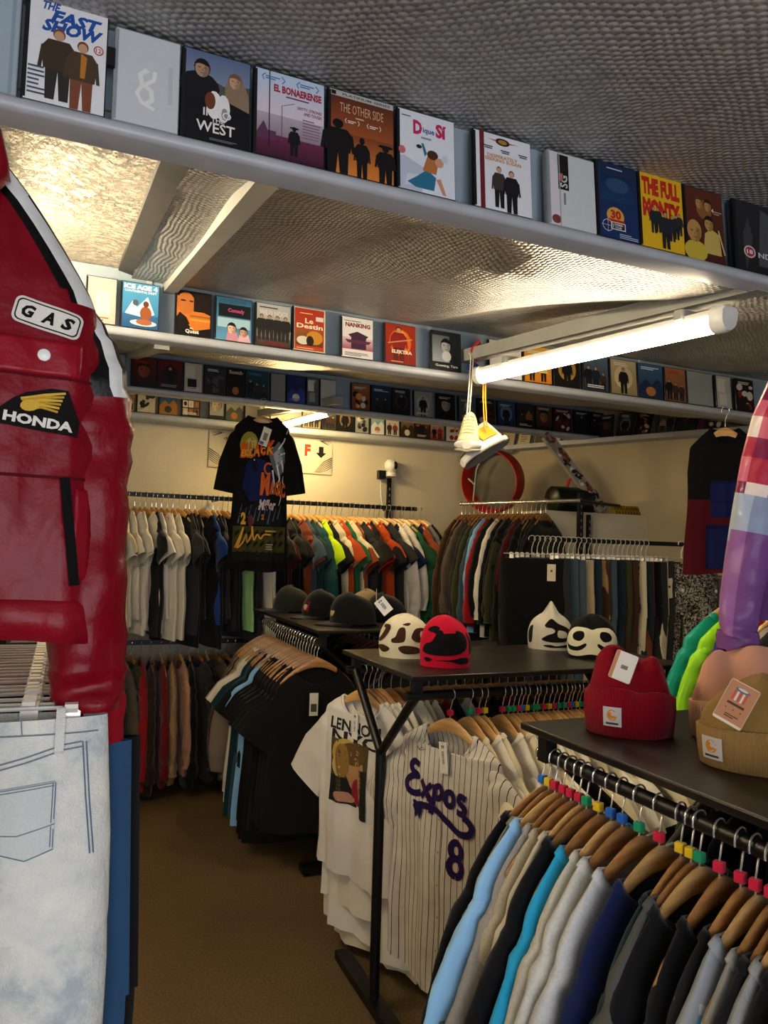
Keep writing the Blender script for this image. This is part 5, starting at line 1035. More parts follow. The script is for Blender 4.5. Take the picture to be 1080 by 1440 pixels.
# ---- black printed tee in front of the back wall
mp = at(370, 578, 4.70); mp = Vector((mp.x, 4.70, 2.585)); g = garment(w=.205, L=.99, th=.04, sh=.20, neck=.1, drop=.05, slv=.42, slw=.082, amp=.01, seed=33, nc=64, nr=44, top=-.098, fall=.075, slang=.015, flare=.015)
mt = thing('hanging_tee_shirt', 'black printed tee with orange lettering and white lightning, hung before the wall', 'tee shirt', mp, -.12); mt.scale = (.88, 1, 1)
recolor(g['body'], lambda i, c: C('#0b0b0c')); g['body'].build('body', M['printcloth'], mt, ang=0); recolor(g['collar'], lambda i, c: C('#0b0b0c')); g['collar'].build('collar', M['printcloth'], mt)
def sl_(i, c):
    return C('#0c0c0e')
for m_, _ in g['sleeves']: recolor(m_, sl_); m_.build('sleeve', M['printcloth'], mt, ang=0)
a = Art(.39, .86)
a.ell(.26, .86, .17, .1, '#8a8232'); a.ell(.3, .84, .12, .08, '#b0a860'); a.poly([(.22, .72), (.36, .78), (.6, .74), (.72, .62), (.6, .46), (.3, .44), (.16, .54)], '#141f4a'); a.poly([(.3, .8), (.34, .84), (.42, .8), (.46, .72), (.4, .66), (.3, .68)], '#0c1026'); a.ell(.36, .75, .012, .006, '#e0dca0'); a.ell(.41, .76, .012, .006, '#e0dca0')
a.poly([(.62, .8), (.8, .9), (.92, .84), (.96, .72), (.82, .62), (.7, .7)], '#5a646e'); a.poly([(.7, .8), (.84, .86), (.9, .76), (.78, .7)], '#9aa4aa')
for pts in ([(.8, .84), (.9, .9), (.98, 1)], [(.84, .8), (.96, .82), (1.0, .78)], [(.86, .76), (.92, .66), (.9, .6), (.97, .52)], [(.78, .72), (.84, .62), (.8, .56), (.88, .48), (.84, .42)], [(.7, .68), (.74, .58), (.7, .5)]): a.stroke(pts, .014, '#d8d8dc', .004)
for i, (c_, u, v, w_, h_) in enumerate((('B', .1, .76, .13, .115), ('L', .245, .765, .09, .115), ('A', .33, .775, .13, .11), ('C', .46, .785, .11, .11), ('K', .575, .79, .15, .115))): a.text(c_, u, v, u + w_, v + h_, '#c8501c', .06, .15); a.text(c_, u + .012, v + .012, u + w_ - .012, v + h_ * .55, '#d89a2c', .02, .15)
for c_, u, v, w_, h_ in (('M', .48, .49, .18, .17), ('A', .65, .5, .1, .11), ('G', .75, .49, .09, .11), ('I', .84, .49, .03, .11), ('C', .875, .48, .09, .11)): a.text(c_, u, v, u + w_, v + h_, '#c05a20', .05, .1)
a.stroke([(.62 + .07 * math.cos(q), .69 + .04 * math.sin(q)) for q in [.8 + i * .35 for i in range(14)]], .014, '#c05a20')
a.poly([(.1, .36), (.4, .44), (.8, .4), (.95, .34), (.9, .26), (.1, .28)], '#15171e'); a.text('Miller', .46, .38, .78, .46, '#c8b8c0', .03, .3)
for i in range(9): a.stroke([(.1 + .09 * i, .28 + .02 * (i % 3)), (.16 + .09 * i, .42 - .02 * (i % 2))], .01, '#59616c', .003)
a.text('2', .15, .27, .24, .36, '#c89a2a', .06); a.text('2', .52, .31, .57, .35, '#c8642a', .05); a.ell(.33, .3, .05, .045, '#5a2a30')
a.rect(.02, .0, .98, .26, '#3c3a1a'); a.rect(.02, .0, .98, .07, '#16160f')
for i in range(8):
    for j in range(3): a.poly([(.05 + .115 * i, .03 + .075 * j), (.13 + .115 * i, .06 + .075 * j), (.13 + .115 * i, .085 + .075 * j), (.05 + .115 * i, .06 + .075 * j)], '#15150c')
a.curve([(.06, .1), (.16, .2), (.2, .25), (.15, .16), (.1, .1), (.2, .14), (.26, .2), (.28, .14), (.36, .2), (.36, .26), (.4, .16), (.46, .2), (.52, .17), (.58, .2), (.7, .2)], .012, '#c8923a'); a.lines(.6, .22, .92, .245, 1, '#a8904a'); a.lines(.62, .09, .78, .14, 3, '#8a8a80', 4)
lay(a, 0, -.60, 0, .0025, fn=g['front'], maxe=.03).build('print', M['printcloth'], mt, smooth=False)
b = MB(); b.X = Matrix.Translation((.015, -.055, -.235)) @ Matrix.Rotation(.3, 4, 'Y'); b.box((0, 0, 0), (.06, .0015, .12), C('#d0ccc0')); b.box((0, -.001, .0), (.03, .001, .05), C('#6a6658')); b.box((-.012, -.001, -.045), (.03, .001, .02), C('#1e4a8a')); b.build('price_tag', M['print'], mt)
h = inst(SMALLH, 'wooden_hanger', None, None, mp, -.12); inst(HOOK, 'hook', h); tag(h, 'wooden hanger of the black printed tee, hooked on the third shelf', 'hanger')

# ---- printed white tee at the end of the middle rack
def pricetag(par, p, sz, rot=0, ry=0, top='99'):
    t_ = bpy.data.objects.new('price_tag', None); 
    b = MB(); w_, h_ = sz; b.box((0, 0, 0), (w_, .0012, h_), C('#dcd8cc')); m = Matrix.Translation(p) @ Matrix.Rotation(rot, 4, 'Z') @ Matrix.Rotation(ry, 4, 'Y')
    bpy.data.objects.remove(t_); o = b.build('price_tag', M['print'], par); o.matrix_local = m
    a = Art(w_, h_); a.text(top, .3, .78, .7, .9, '#2a2823', .04); a.ell(.5, .96, .05, .02, '#55524a')
    r = random.Random(int(h_ * 9999))
    for i in range(16): a.rect(.36, .3 + .026 * i, .64, .3 + .026 * i + r.choice([.008, .016]), '#2a2823')
    c = a.mb().build('print', M['print'], o, smooth=False); c.location = (0, -.0008, -h_ / 2)
    return o
def stack(org, rz, label, hl, g, mat_, col, wood='wood', clip=None):
    t_ = thing('hanging_tee_shirt', label, 'tee shirt', org, rz)
    for nm, m_ in [('body', g['body'])] + [('sleeve', s) for s, _ in g['sleeves']] + [('collar', g['collar'])]: m_.build(nm, mat_, t_, color=col, ang=0)
    h = inst(hanger_mesh(wood), 'wooden_hanger', None, None, org, rz); inst(HOOK, 'hook', h); tag(h, hl, 'hanger')
    if clip: inst(CLIP, 'size_clip', h, CLIPC[clip])
    return t_
LZ = -PI / 2 + .36; lo = Vector((1.13, 2.81, ZR))
g = garment(w=.25, L=.70, th=.035, sh=.215, slv=.34, slw=.1, amp=.013, seed=41, nc=72, nr=48, fall=.055, slang=.1, flare=.02, drop=.085)
lt = stack(lo, LZ, 'white tee printed with dark lettering and a photo, at the Y-shaped post', 'pale wooden hanger of the white tee with a printed photo', g, M['fabric'], '#d2cdc4')
a = Art(.3, .34); s = '#26241f'
a.text('LENNON', .02, .84, 1.0, .98, s, .03); a.text('NYC', .06, .7, .98, .84, s, .03)
a.rect(.06, 0, .8, .74, '#4a4228'); a.rect(.06, 0, .8, .3, '#1c1c1e'); a.ell(.36, .56, .28, .2, '#b89a4a'); a.ell(.2, .42, .12, .12, '#c8b26a'); a.ell(.55, .42, .2, .24, '#a8805a'); a.ell(.5, .6, .26, .13, '#5a4426'); a.ell(.3, .5, .14, .2, '#8a6a34'); a.ell(.6, .18, .12, .16, '#8a2030'); a.ell(.34, .08, .2, .06, '#b0826a'); a.rect(.64, -.1, .8, .46, '#26241f'); a.ell(.66, .3, .05, .2, '#a8805a')
lay(a, -.01, -.37, 0, .002, fn=g['front'], maxe=.02).build('print', M['printcloth'], lt, smooth=False)
pricetag(lt, g['front'](.0, -.22, .012), (.034, .105))
for i in range(3):      # longer white tees just behind it
    hang(T, ['off-white', 'white', 'cream'][i], (1.155 + i * .022, 2.81, ZR - .0), LZ - .04 * i, 'tucked right behind the printed white tee', i, 'plain tees right behind the printed tee', 'woodmid', True, me=gmesh(f'longtee_{i}', nc=40, nr=30, seed=46 + i, amp=.016, L=.86 + .05 * i, w=.25 + .01 * i, th=.03, slv=.3, slang=.09))

# ---- pinstriped jersey at the near end of the middle rack
t = NT('pinstripe_cloth'); v = t.objvec(); sx = t.new('SeparateXYZ'); t.link(v, sx.inputs[0]); fr = t.math('FRACT', t.math('MULTIPLY', sx.outputs[0], 1 / .0235)); ln = t.math('LESS_THAN', t.math('ABSOLUTE', t.math('SUBTRACT', fr, .5)), .055); f = t.noise(v, 14, 4)
t.link(t.mix(ln, t.ramp(f, [(.3, '#b9b1a4'), (.7, '#cdc6b8')]), '#15131a'), t.b.inputs['Base Color']); t.setb(Roughness=.85, Specular_IOR_Level=.15); t.bump(f, .25, .012); M['pin'] = t.m
jy = Vector((1.225, 2.25, ZR)); JZ = -PI / 2 + .30
g = garment(w=.265, L=.80, th=.04, sh=.225, slv=.29, slw=.105, amp=.012, seed=52, nc=80, nr=56, fall=.06, slang=.075, flare=.0, drop=.1, hem_curve=.05)
js = stack(jy, JZ, 'pinstriped baseball jersey with dark blue script and a number eight', 'pale wooden hanger of the pinstriped jersey, with a pink clip', g, M['pin'], '#ffffff', clip='red')
a = Art(.33, .2); s = '#191444'; rd = '#4a1430'
E_ = [(.2, .95), (.12, .98), (.07, .9), (.1, .8), (.2, .76), (.1, .72), (.02, .6), (.04, .48), (.14, .44), (.26, .52)]
X_ = [(.26, .74), (.34, .6), (.44, .44)], [(.42, .74), (.36, .62), (.28, .46)]
P_ = [(.46, .76), (.47, .6), (.44, .26)], [(.46, .7), (.54, .77), (.58, .66), (.53, .56), (.47, .58)]
O_ = [(.68 + .055 * math.cos(q), .63 + .11 * math.sin(q)) for q in [i * .5 for i in range(14)]]
S_ = [(.9, .74), (.83, .76), (.81, .67), (.89, .6), (.88, .5), (.79, .49)]
tail = [(.16, .2), (.3, .34), (.5, .36), (.66, .26), (.8, .16), (.95, .2), (.99, .32), (.94, .42), (.88, .45)]
for pts, w_ in ((E_, .085), (X_[0], .085), (X_[1], .07), (P_[0], .08), (P_[1], .075), (O_, .075), (S_, .075), (tail, .085)): a.curve(pts, w_ + .03, rd); a.curve(pts, w_, s)
a.poly([(.14, .34), (.34, .36), (.3, .08), (.25, .16), (.2, .06)], s)
lay(a, -.015, -.352, -.06, .0022, fn=g['front'], maxe=.02).build('script_lettering', M['printcloth'], js, smooth=False)
a = Art(.075, .12); E8 = [(.5 + .34 * math.sin(i * PI / 8), .29 - .23 * math.cos(i * PI / 8)) for i in range(17)]; E9 = [(.5 + .3 * math.sin(i * PI / 8), .73 - .21 * math.cos(i * PI / 8)) for i in range(17)]; [a.curve(q, .2, rd) for q in (E8, E9)]; [a.curve(q, .13, s) for q in (E8, E9)]; lay(a, .075, -.515, 0, .0022, fn=g['front'], maxe=.02).build('number', M['printcloth'], js, smooth=False)
a = Art(.05, .02); a.stroke([(0, .7), (.3, .2), (1, .8)], .22, '#5a5550', .05); a.stroke([(.1, .2), (.6, .9), (.8, .4)], .12, '#5a5550'); lay(a, -.1, -.2, 0, .002, fn=g['front']).build('small_mark', M['printcloth'], js, smooth=False)
a = Art(.016, .66)
a.rect(0, 0, 1, 1, '#c2bbad'); 
for i in range(6): a.ell(.5, .06 + .16 * i, .3, .006, '#8f8a80', 10)
lay(a, 0, -.54, 0, .0016, fn=g['front'], maxe=.03).build('button_placket', M['printcloth'], js, smooth=False)
pricetag(js, g['front'](.02, -.20, .014), (.036, .1), 0, -.12)

# ---- sweatshirts on the front rack, far to near
r1 = [('black', 'long', 0, 'black'), ('grey', 'long', 'heather', '#77776f'), ('light blue', 'long', 0, '#8fc0e6'), ('grey', 'long', 'heather', '#97938c'), ('beige', 'long', 'heather', '#b4a98e'), ('cream', 'long', 0, '#d0c6ac'), ('black', 'long', 0, 'black'), ('turquoise', 'long', 0, '#2aa3d4'), ('oat', 'long', 'heather', '#c9c6b6'), ('oat', 'long', 'heather', '#c4c4bb'), ('pale grey', 'long', 'heather', '#c2c2c0'), ('navy', 'long', 0, '#101c44'), ('dark teal', 'long', 0, '#0e2a30'), ('grey', 'long', 0, '#4a4a44'), ('black', 'long', 0, 'black'), ('jet black', 'long', 0, 'jet black'), ('black', 'long', 0, 'black'), ('greyprint', 'long', 0, '#55585c'), ('light grey', 'long', 'heather', '#9a9892'), ('black', 'long', 0, 'black'), ('grey', 'long', 'heather', '#8a8a88'), ('black', 'long', 0, 'jet black'), ('tan', 'long', 0, '#c8a47c'), ('orange', 'long', 0, '#d8561c'), ('grey', 'long', 'heather', '#8a8a88'), ('black', 'long', 0, 'black'), ('navy', 'long', 0, 'navy')]
SW = []
for i in range(4):
    g = garment(w=.265, L=.66 + .02 * i, th=.04, sh=.228, neck=.118, slv=.62, long=True, amp=.01, seed=60 + i, nc=56, nr=36, fall=.115, slang=.09 + .02 * i, bunch=.15, flare=.0)
    SW.append({k: (g[k].mesh(k, M['fabric'], ang=0) if k != 'sleeves' else [s.mesh('sleeve', M['fabric'], ang=0) for s, _ in g[k]]) for k in ('body', 'sleeves', 'collar')}); SW[-1]['front'] = g['front']
t = NT('grey_patchwork_print'); v = t.objvec(); vo = t.new('TexVoronoi'); vo.inputs['Scale'].default_value = 11; t.link(v, vo.inputs['Vector']); sp = t.new('SeparateColor'); t.link(vo.outputs['Color'], sp.inputs[0])
t.link(t.ramp(sp.outputs[0], [(0, '#1c1d20'), (.25, '#4c5056'), (.45, '#8d9296'), (.6, '#3a3d44'), (.72, '#5d9ab8'), (.8, '#2a2c30'), (.9, '#b4b4b0')]), t.b.inputs['Base Color']); t.setb(Roughness=.9, Specular_IOR_Level=.15); M['patchwork'] = t.m
for r_ in t.n:
    if r_.type == 'VALTORGB': r_.color_ramp.interpolation = 'CONSTANT'
ys = [1.53, 1.505, 1.48, 1.448, 1.42, 1.39, 1.365, 1.325, 1.285, 1.25, 1.2, 1.145, 1.09, 1.065, 1.045, 1.0, .955, .925, .895, .87, .85, .825, .795, .76, .73, .7]; _ = [1.505, 1.475, 1.448, 1.42, 1.395, 1.372, 1.35, 1.328, 1.30, 1.272, 1.246, 1.225, 1.196, 1.165, 1.14, 1.118, 1.092, 1.066, 1.035, 1.008, .985, .96, .935, .905, .872, .84, .81, .78]
cl = ['blue', 'yellow', 'red', 'red', 'red', 'red', 'green', 'yellow', 'blue', 'blue', 'green', 'red', 'yellow', 'yellow', 'green', 'red', 'red', 'red', 'red', 'green', 'green', 'green', 'red', 'green', 'red', 'blue', 'green', 'red']
for i, ((nm, kd, mt_, col), y) in enumerate(zip(r1, ys)):
    s = SW[i % 4]; rz = .24 + rnd.uniform(-.06, .06); org = Vector((1.09, y, ZR))
    lab = {'greyprint': 'grey and blue printed', 'oat': 'oatmeal'}.get(nm, nm)
    t_ = thing('hanging_sweatshirt', f'{lab} sweatshirt, {ordn(i)} from the far end of the front rack', 'sweatshirt', org, rz, 'sweatshirts on the front rack'); sc1 = rnd.uniform(.97, 1.05); t_.scale = (sc1, 1, rnd.uniform(.97, 1.04))
    parts = [('body', s['body'])] + [('sleeve', q) for q in s['sleeves']] + [('collar', s['collar'])]
    for pn, me in parts:
        if mt_ or nm == 'greyprint':
            me = me.copy(); me.materials[0] = M[mt_ or 'patchwork']
        inst(me, pn, t_, PAL.get(col, col))
    h = inst(hanger_mesh(['woodmid', 'woodmid', 'wood'][i % 3]), 'wooden_hanger', None, None, org, rz); inst(HOOK, 'hook', h); inst(CLIP, 'size_clip', h, CLIPC[cl[i]]); h.scale = (1.03, 1, 1)
    tag(h, f'wooden hanger with {cl[i]} size clip, {ordn(i)} from the far end of the front rack', 'hanger', 'hangers on the front rack')
    if i == 15: pass
for i in range(13):
    y = 1.48 - i * .062; c = rnd.choice(['black', 'charcoal', 'dark brown', 'forest green', 'maroon', 'jet black'])
    hang(Lg, c if i else 'forest green', (1.68, y, ZR), rnd.uniform(-.15, .15), 'from the back under the front table top', i, 'dark clothes under the front table top', 'woodmid')

# ---- coloured sports tops at the right, on a tall rail
t_ = thing('clothes_rack', 'tall black rail of colourful sports tops beyond the beanies', 'clothes rack', (2.38, 1.6, 0)); ZC = 1.575
tubeobj('rail', [(0, -.6, ZC), (0, .6, ZC)], .014, M['blackmetal'], t_)
for y in (-.58, .58): tubeobj('post', [(0, y, .02), (0, y, ZC)], .016, M['blackmetal'], t_); tubeobj('foot', [(-.2, y, .02), (.28, y, .02)], .016, M['blackmetal'], t_)
for i, (c, dy) in enumerate((('#10806c', .5), ('#84c41c', .43), ('#241a5e', .36), ('#8a1420', .3), ('#c8beb0', .25), ('#16161a', .2), ('#c8a060', .12), ('#111114', .05), ('#0c0c0e', -.02), ('#1a1a1e', -.1))):
    nm = ['teal', 'lime green', 'dark purple', 'red', 'pale panelled', 'black', 'sand', 'black', 'jet black', 'charcoal'][i]
    hang(Lg, c, (2.38, 1.62 + dy, ZC), -.1 + rnd.uniform(-.05, .05), '', i, 'sports tops on the tall rail', 'wood', True, label=f'{nm} sports top, {ordn(i)} from the back of the tall rail beyond the beanies', hlabel=f'wooden hanger, {ordn(i)} from the back of the tall rail beyond the beanies', me=JACKS[i % 3], mat='shiny' if i < 4 else None)
# ------------------------------------------------------------------ beanies
t = NT('knit_colour'); a_ = t.new('Attribute', attribute_name='Col'); v = t.objvec(); n1 = t.noise(v, 700, 2); n2 = t.noise(v, 16, 3)
t.link(t.mix(t.rangef(n1, 0, .3), a_.outputs['Color'], '#000000'), t.b.inputs['Base Color']); t.setb(Roughness=.95, Specular_IOR_Level=.1, Sheen_Weight=.06); t.bump(t.math('ADD', t.math('MULTIPLY', n1, .12), n2), .35, .01); M['knit'] = t.m
def ribmat(name, col, freq):
    t = NT(name); v = t.objvec(); sx = t.new('SeparateXYZ'); t.link(v, sx.inputs[0]); an = t.math('ARCTAN2', sx.outputs[1], sx.outputs[0]); w_ = t.math('SINE', t.math('MULTIPLY', an, freq)); n1 = t.noise(v, 600, 2)
    c = C(col); t.link(t.ramp(t.rangef(n1, .3, .7), [(.3, tuple(x * .82 for x in c)), (.7, c)]), t.b.inputs['Base Color']); t.setb(Roughness=.95, Specular_IOR_Level=.1, Sheen_Weight=.06); t.bump(t.math('ADD', w_, t.math('MULTIPLY', n1, .4)), .5, .0018); return t.m
def beanie(name, label, loc, rz, w, d, h, col, cuff=None, ridge=None, art=None, flop=.0, group=None, ribf=110, mname=None, flat=0, seed=0, dex=3.4):
    t_ = thing(name, label, 'beanie', loc, rz, group); n = 72; ridge = ridge or (lambda u: 1 - .25 * u * u); r = random.Random(seed); P = [r.uniform(0, 6) for _ in range(4)]
    def surf(th_, k, off=0):
        e = 1 + .05 * math.sin(PI * min(1, k * 1.5)) if not cuff else 1 + .06 * math.sin(PI * min(1, k))
        s_ = max(0, (k - .35) / .65); a = w / 2 * e * math.sqrt(max(0.0, 1 - s_ ** dex * .99)); bt = d / 2 * math.sqrt(max(0.0, 1 - s_ ** 2.4 * .985))
        if flat: a = w / 2 * (1 + .06 * math.sin(PI * min(1, k))) * (1 - .16 * s_ ** 2); bt = d / 2 * (1 - .9 * s_ ** 1.7)
        c, sn = math.cos(th_), math.sin(th_); x = a * c; u = max(-1, min(1, x / (w / 2))); z = h * k * (1 + (ridge(u) - 1) * s_ ** .8)
        y = bt * sn + flop * s_ * s_ + .006 * math.sin(5 * th_ + P[0] + 4 * k) * s_ + .004 * math.sin(3 * th_ + P[1]) * k
        nx, ny = c / max(.3, 1), sn
        return (x + off * c, y + off * sn, z + off * s_ * .6)
    b = MB(); b.col = C(col); ks = [0, .02, .1, .2, .3, .4, .5, .6, .68, .76, .83, .89, .94, .975, 1.0]
    b.loft([[surf(2 * PI * j / n, k) for j in range(n)] for k in ks], True, False, True); b.build('crown', M['knit'], t_, ang=0)
    if cuff:
        ch, ccol = cuff; b = MB(); rr = []
        for k, off in ((.0, .002), (.015, .007), (ch * .5, .0085), (ch - .015, .008), (ch, .005), (ch - .01, .0005)):
            rr.append([surf(2 * PI * j / n, max(0, k), off) for j in range(n)])
        rr = [[(x, y, z) for x, y, z in q] for q in rr]; b.loft(rr); b.build('cuff', ribmat(mname or 'ribbed_knit', ccol, ribf), t_, ang=0)
    if art:
        a = Art(1, .6); art(a); drape(a, lambda u, v, L: surf(-PI + u * PI, v, .0012 + L * .0001), .035).build('knitted_pattern', M['knit'], t_, smooth=False)
    return t_, surf
def bl(a, pts, c):   # smooth closed blob through points
    q = []; n = len(pts)
    for i in range(n):
        p0, p1, p2, p3 = pts[i - 1], pts[i], pts[(i + 1) % n], pts[(i + 2) % n]
        for k in range(4):
            t_ = k / 4; q.append(tuple(.5 * (2 * p1[j] + (p2[j] - p0[j]) * t_ + (2 * p0[j] - 5 * p1[j] + 4 * p2[j] - p3[j]) * t_ ** 2 + (3 * p1[j] - p0[j] - 3 * p2[j] + p3[j]) * t_ ** 3) for j in (0, 1)))
    a.poly(q, c)
def labelpatch(t_, surf, u, v0, v1, w_, off=.0105):
    a = Art(w_, .045)
    a.rect(0, 0, 1, 1, '#b9b4b0'); a.ell(.5, .58, .27, .29, '#c07c22', 24); a.poly([(.56, .56), (.8, .5), (.82, .72), (.7, .8), (.56, .7)], '#b9b4b0'); a.ell(.55, .64, .1, .1, '#b9b4b0', 16); a.poly([(.3, .58), (.5, .74), (.44, .56), (.6, .48), (.5, .36)], '#c07c22'); a.rect(.16, .1, .84, .2, '#3a3430')
    du = w_ / .19 * 1.0
    return drape(a, lambda q, v, L: surf(-PI + (u + (q - .5) * du / 1.6) * PI, v0 + v * (v1 - v0), off + L * .0001), .02).build('label_patch', M['printcloth'], t_, smooth=False)
p = atz(874, 1036, ZT); rb, sf = beanie('beanie', 'crimson cuffed beanie with square label, alone on the front table', Vector((1.225, 1.385, ZT)), -.62, .18, .13, .195, '#7c0418', (.56, '#7c0418'), lambda u: 1.03 - .2 * math.exp(-((u - .18) / .28) ** 2) - .12 * max(0, u) - .42 * abs(u) ** 5, None, .0, None, 160, 'crimson_rib', 1, seed=2)
labelpatch(rb, sf, .36, .13, .35, .04)
def handtag(par, p, rz, ry, w_, h_, kind):
    b = MB(); b.rbox((0, 0, 0), (w_, .0016, h_), .004, C('#d8c8b4')); o = b.build('swing_tag', M['print'], par); o.matrix_local = Matrix.Translation(p) @ Matrix.Rotation(rz, 4, 'Z') @ Matrix.Rotation(ry, 4, 'Y') @ Matrix.Rotation(math.radians(-12), 4, 'X')
    a = Art(w_ * .96, h_ * .96)
    if kind == 0:
        a.rect(0, 0, 1, 1, '#d6d0c6'); a.rect(0, 0, .16, 1, '#b87a50')
        for i in range(9): a.rect(.4 + .035 * i, .42, .42 + .035 * i + .008 * (i % 2), .56, '#3a362f')
    else:
        a.rect(0, 0, 1, 1, '#b07a58'); a.rect(0, 0, 1, .05, '#d8cbbb')
        for i in range(5): a.rect(.26 + .1 * i, .56, .32 + .1 * i, .8, '#b8403c' if i % 2 == 0 else '#d8cfc4')
        a.ell(.5, .84, .26, .05, '#5a5f74'); a.ell(.5, .86, .18, .03, '#c8c4c0'); a.rect(.2, .44, .8, .5, '#4a2c1c')
        for i in range(3): a.ell(.24 + .26 * i, .34, .03, .02, '#6a3a26', 8)
        a.lines(.3, .14, .8, .24, 2, '#4a2c1c', 1)
    c = a.mb().build('print', M['print'], o, smooth=False); c.location = (0, -.001, -h_ * .48); return o
handtag(rb, sf(-PI + .44 * PI, .78, .014), -.25, .3, .05, .066, 0)
tb, sf2 = beanie('beanie', 'tan cuffed beanie with ribbed fold and brown swing tag, nearest the camera', Vector((1.285, 1.075, ZT)), -.72, .215, .15, .178, '#8a6c3a', (.46, '#8e6f40'), lambda u: 1.02 - .12 * u * u - .16 * max(0, -u), None, .01, None, 150, 'tan_rib', seed=5)
labelpatch(tb, sf2, .2, .1, .34, .044)
handtag(tb, sf2(-PI + .34 * PI, .74, .014), -.35, .42, .056, .084, 1)
beanie('beanie', 'pink beanie crumpled behind the tan one', Vector((1.43, 1.25, ZT)), -.75, .2, .12, .215, '#d39a80', (.42, '#e0b08c'), lambda u: 1.0 - .1 * math.exp(-((u + .2) / .2) ** 2) - .1 * max(0, -u) - .4 * abs(u) ** 5, None, 0, None, 150, 'pink_rib', 1, seed=8)
BR = '#3e2414'
def pa(a):
    bl(a, [(.04, .4), (.14, .52), (.19, .7), (.13, .74), (.13, .8), (.26, .78), (.29, .66), (.22, .46), (.12, .36)], BR); bl(a, [(.42, .68), (.5, .68), (.5, .42), (.44, .36), (.34, .36), (.33, .44), (.38, .5)], BR); bl(a, [(.46, .76), (.52, .8), (.58, .8), (.54, .74)], BR); bl(a, [(.6, .6), (.66, .7), (.8, .72), (.84, .64), (.72, .64), (.7, .5), (.76, .4), (.66, .38), (.58, .46)], BR); bl(a, [(.05, .24), (.18, .3), (.3, .24), (.28, .16), (.18, .13)], BR); bl(a, [(.42, .24), (.5, .3), (.66, .26), (.7, .14), (.5, .11)], BR)
bw_, sfw = beanie('beanie', 'cream beanie with brown swirl pattern and white price tag', Vector((1.225, 2.63, ZT)), -.42, .19, .14, .165, '#d8cfae', None, lambda u: 1 - .14 * u * u, pa, 0, 'patterned beanies on the middle table', seed=1)
pricetag(bw_, Vector((-.085, .0, .19)), (.045, .065), .2, -.7)
K = '#0b0a0c'
def pb_(a):
    bl(a, [(.2, .74), (.3, .8), (.4, .76), (.36, .64), (.3, .5), (.2, .44), (.16, .3), (.3, .24), (.55, .24), (.74, .32), (.8, .5), (.76, .68), (.64, .74), (.62, .66), (.66, .54), (.62, .4), (.48, .36), (.4, .44), (.46, .62), (.42, .72), (.3, .68)], K); bl(a, [(.82, .72), (.9, .6), (.94, .4), (.9, .26), (.84, .3), (.84, .5)], K); bl(a, [(.18, .16), (.24, .19), (.32, .15), (.24, .1)], K); bl(a, [(.36, .145), (.56, .16), (.7, .2), (.82, .18), (.84, .1), (.7, .07), (.56, .12)], K); bl(a, [(.9, .2), (.99, .2), (.99, .06), (.92, .08)], K)
beanie('beanie', 'bright red beanie with black swirl pattern, folded at the front', Vector((1.275, 2.39, ZT)), -.42, .175, .13, .18, '#b8102e', None, lambda u: 1 - .12 * u * u - .05 * u, pb_, 0, 'patterned beanies on the middle table', seed=3)
def pc(a):
    bl(a, [(.12, .62), (.2, .66), (.22, .4), (.2, .2), (.13, .18), (.1, .4)], K); bl(a, [(.42, .66), (.56, .72), (.74, .66), (.86, .5), (.84, .34), (.7, .24), (.5, .22), (.38, .28), (.44, .38), (.54, .44), (.56, .52), (.46, .56)], K); bl(a, [(.62, .54), (.74, .5), (.74, .36), (.64, .34), (.6, .4)], '#b9b4a4'); bl(a, [(.4, .12), (.5, .15), (.6, .12), (.86, .2), (.96, .18), (.94, .08), (.7, .08), (.5, .07)], K)
beanie('beanie', 'off-white pointed beanie with black swirl pattern, far along the middle table', Vector((1.965, 2.72, ZT)), -.62, .185, .13, .155, '#b9b4a4', None, lambda u: 1.02 + .3 * math.exp(-((u - .02) / .22) ** 2) - .1 * u * u, pc, 0, 'patterned beanies on the middle table', seed=4)
def pd(a):
    bl(a, [(.5, 1.0), (.3, .92), (.12, .62), (.02, .2), (.06, .06), (.3, .03), (.5, .08), (.7, .03), (.94, .06), (.98, .2), (.88, .62), (.7, .92)], K)
    bl(a, [(.12, .6), (.24, .72), (.42, .7), (.5, .66), (.58, .7), (.76, .72), (.88, .6), (.96, .3), (.9, .1), (.7, .06), (.5, .12), (.3, .06), (.1, .1), (.04, .3)], '#d8d2b4')
    for s in (0, 1):
        f = (lambda u: u) if not s else (lambda u: 1 - u)
        bl(a, [(f(.28), .62), (f(.38), .62), (f(.4), .5), (f(.34), .4), (f(.24), .44), (f(.22), .54)], K); bl(a, [(f(.08), .38), (f(.14), .3), (f(.3), .27), (f(.42), .36), (f(.42), .28), (f(.32), .18), (f(.14), .2)], K)
beanie('beanie', 'black beanie with cream mask-like pattern beside the crimson beanie', Vector((1.965, 2.44, ZT)), -.68, .185, .13, .175, '#0c0b0c', None, lambda u: 1 - .1 * u * u, pd, 0, 'patterned beanies on the middle table', seed=6)
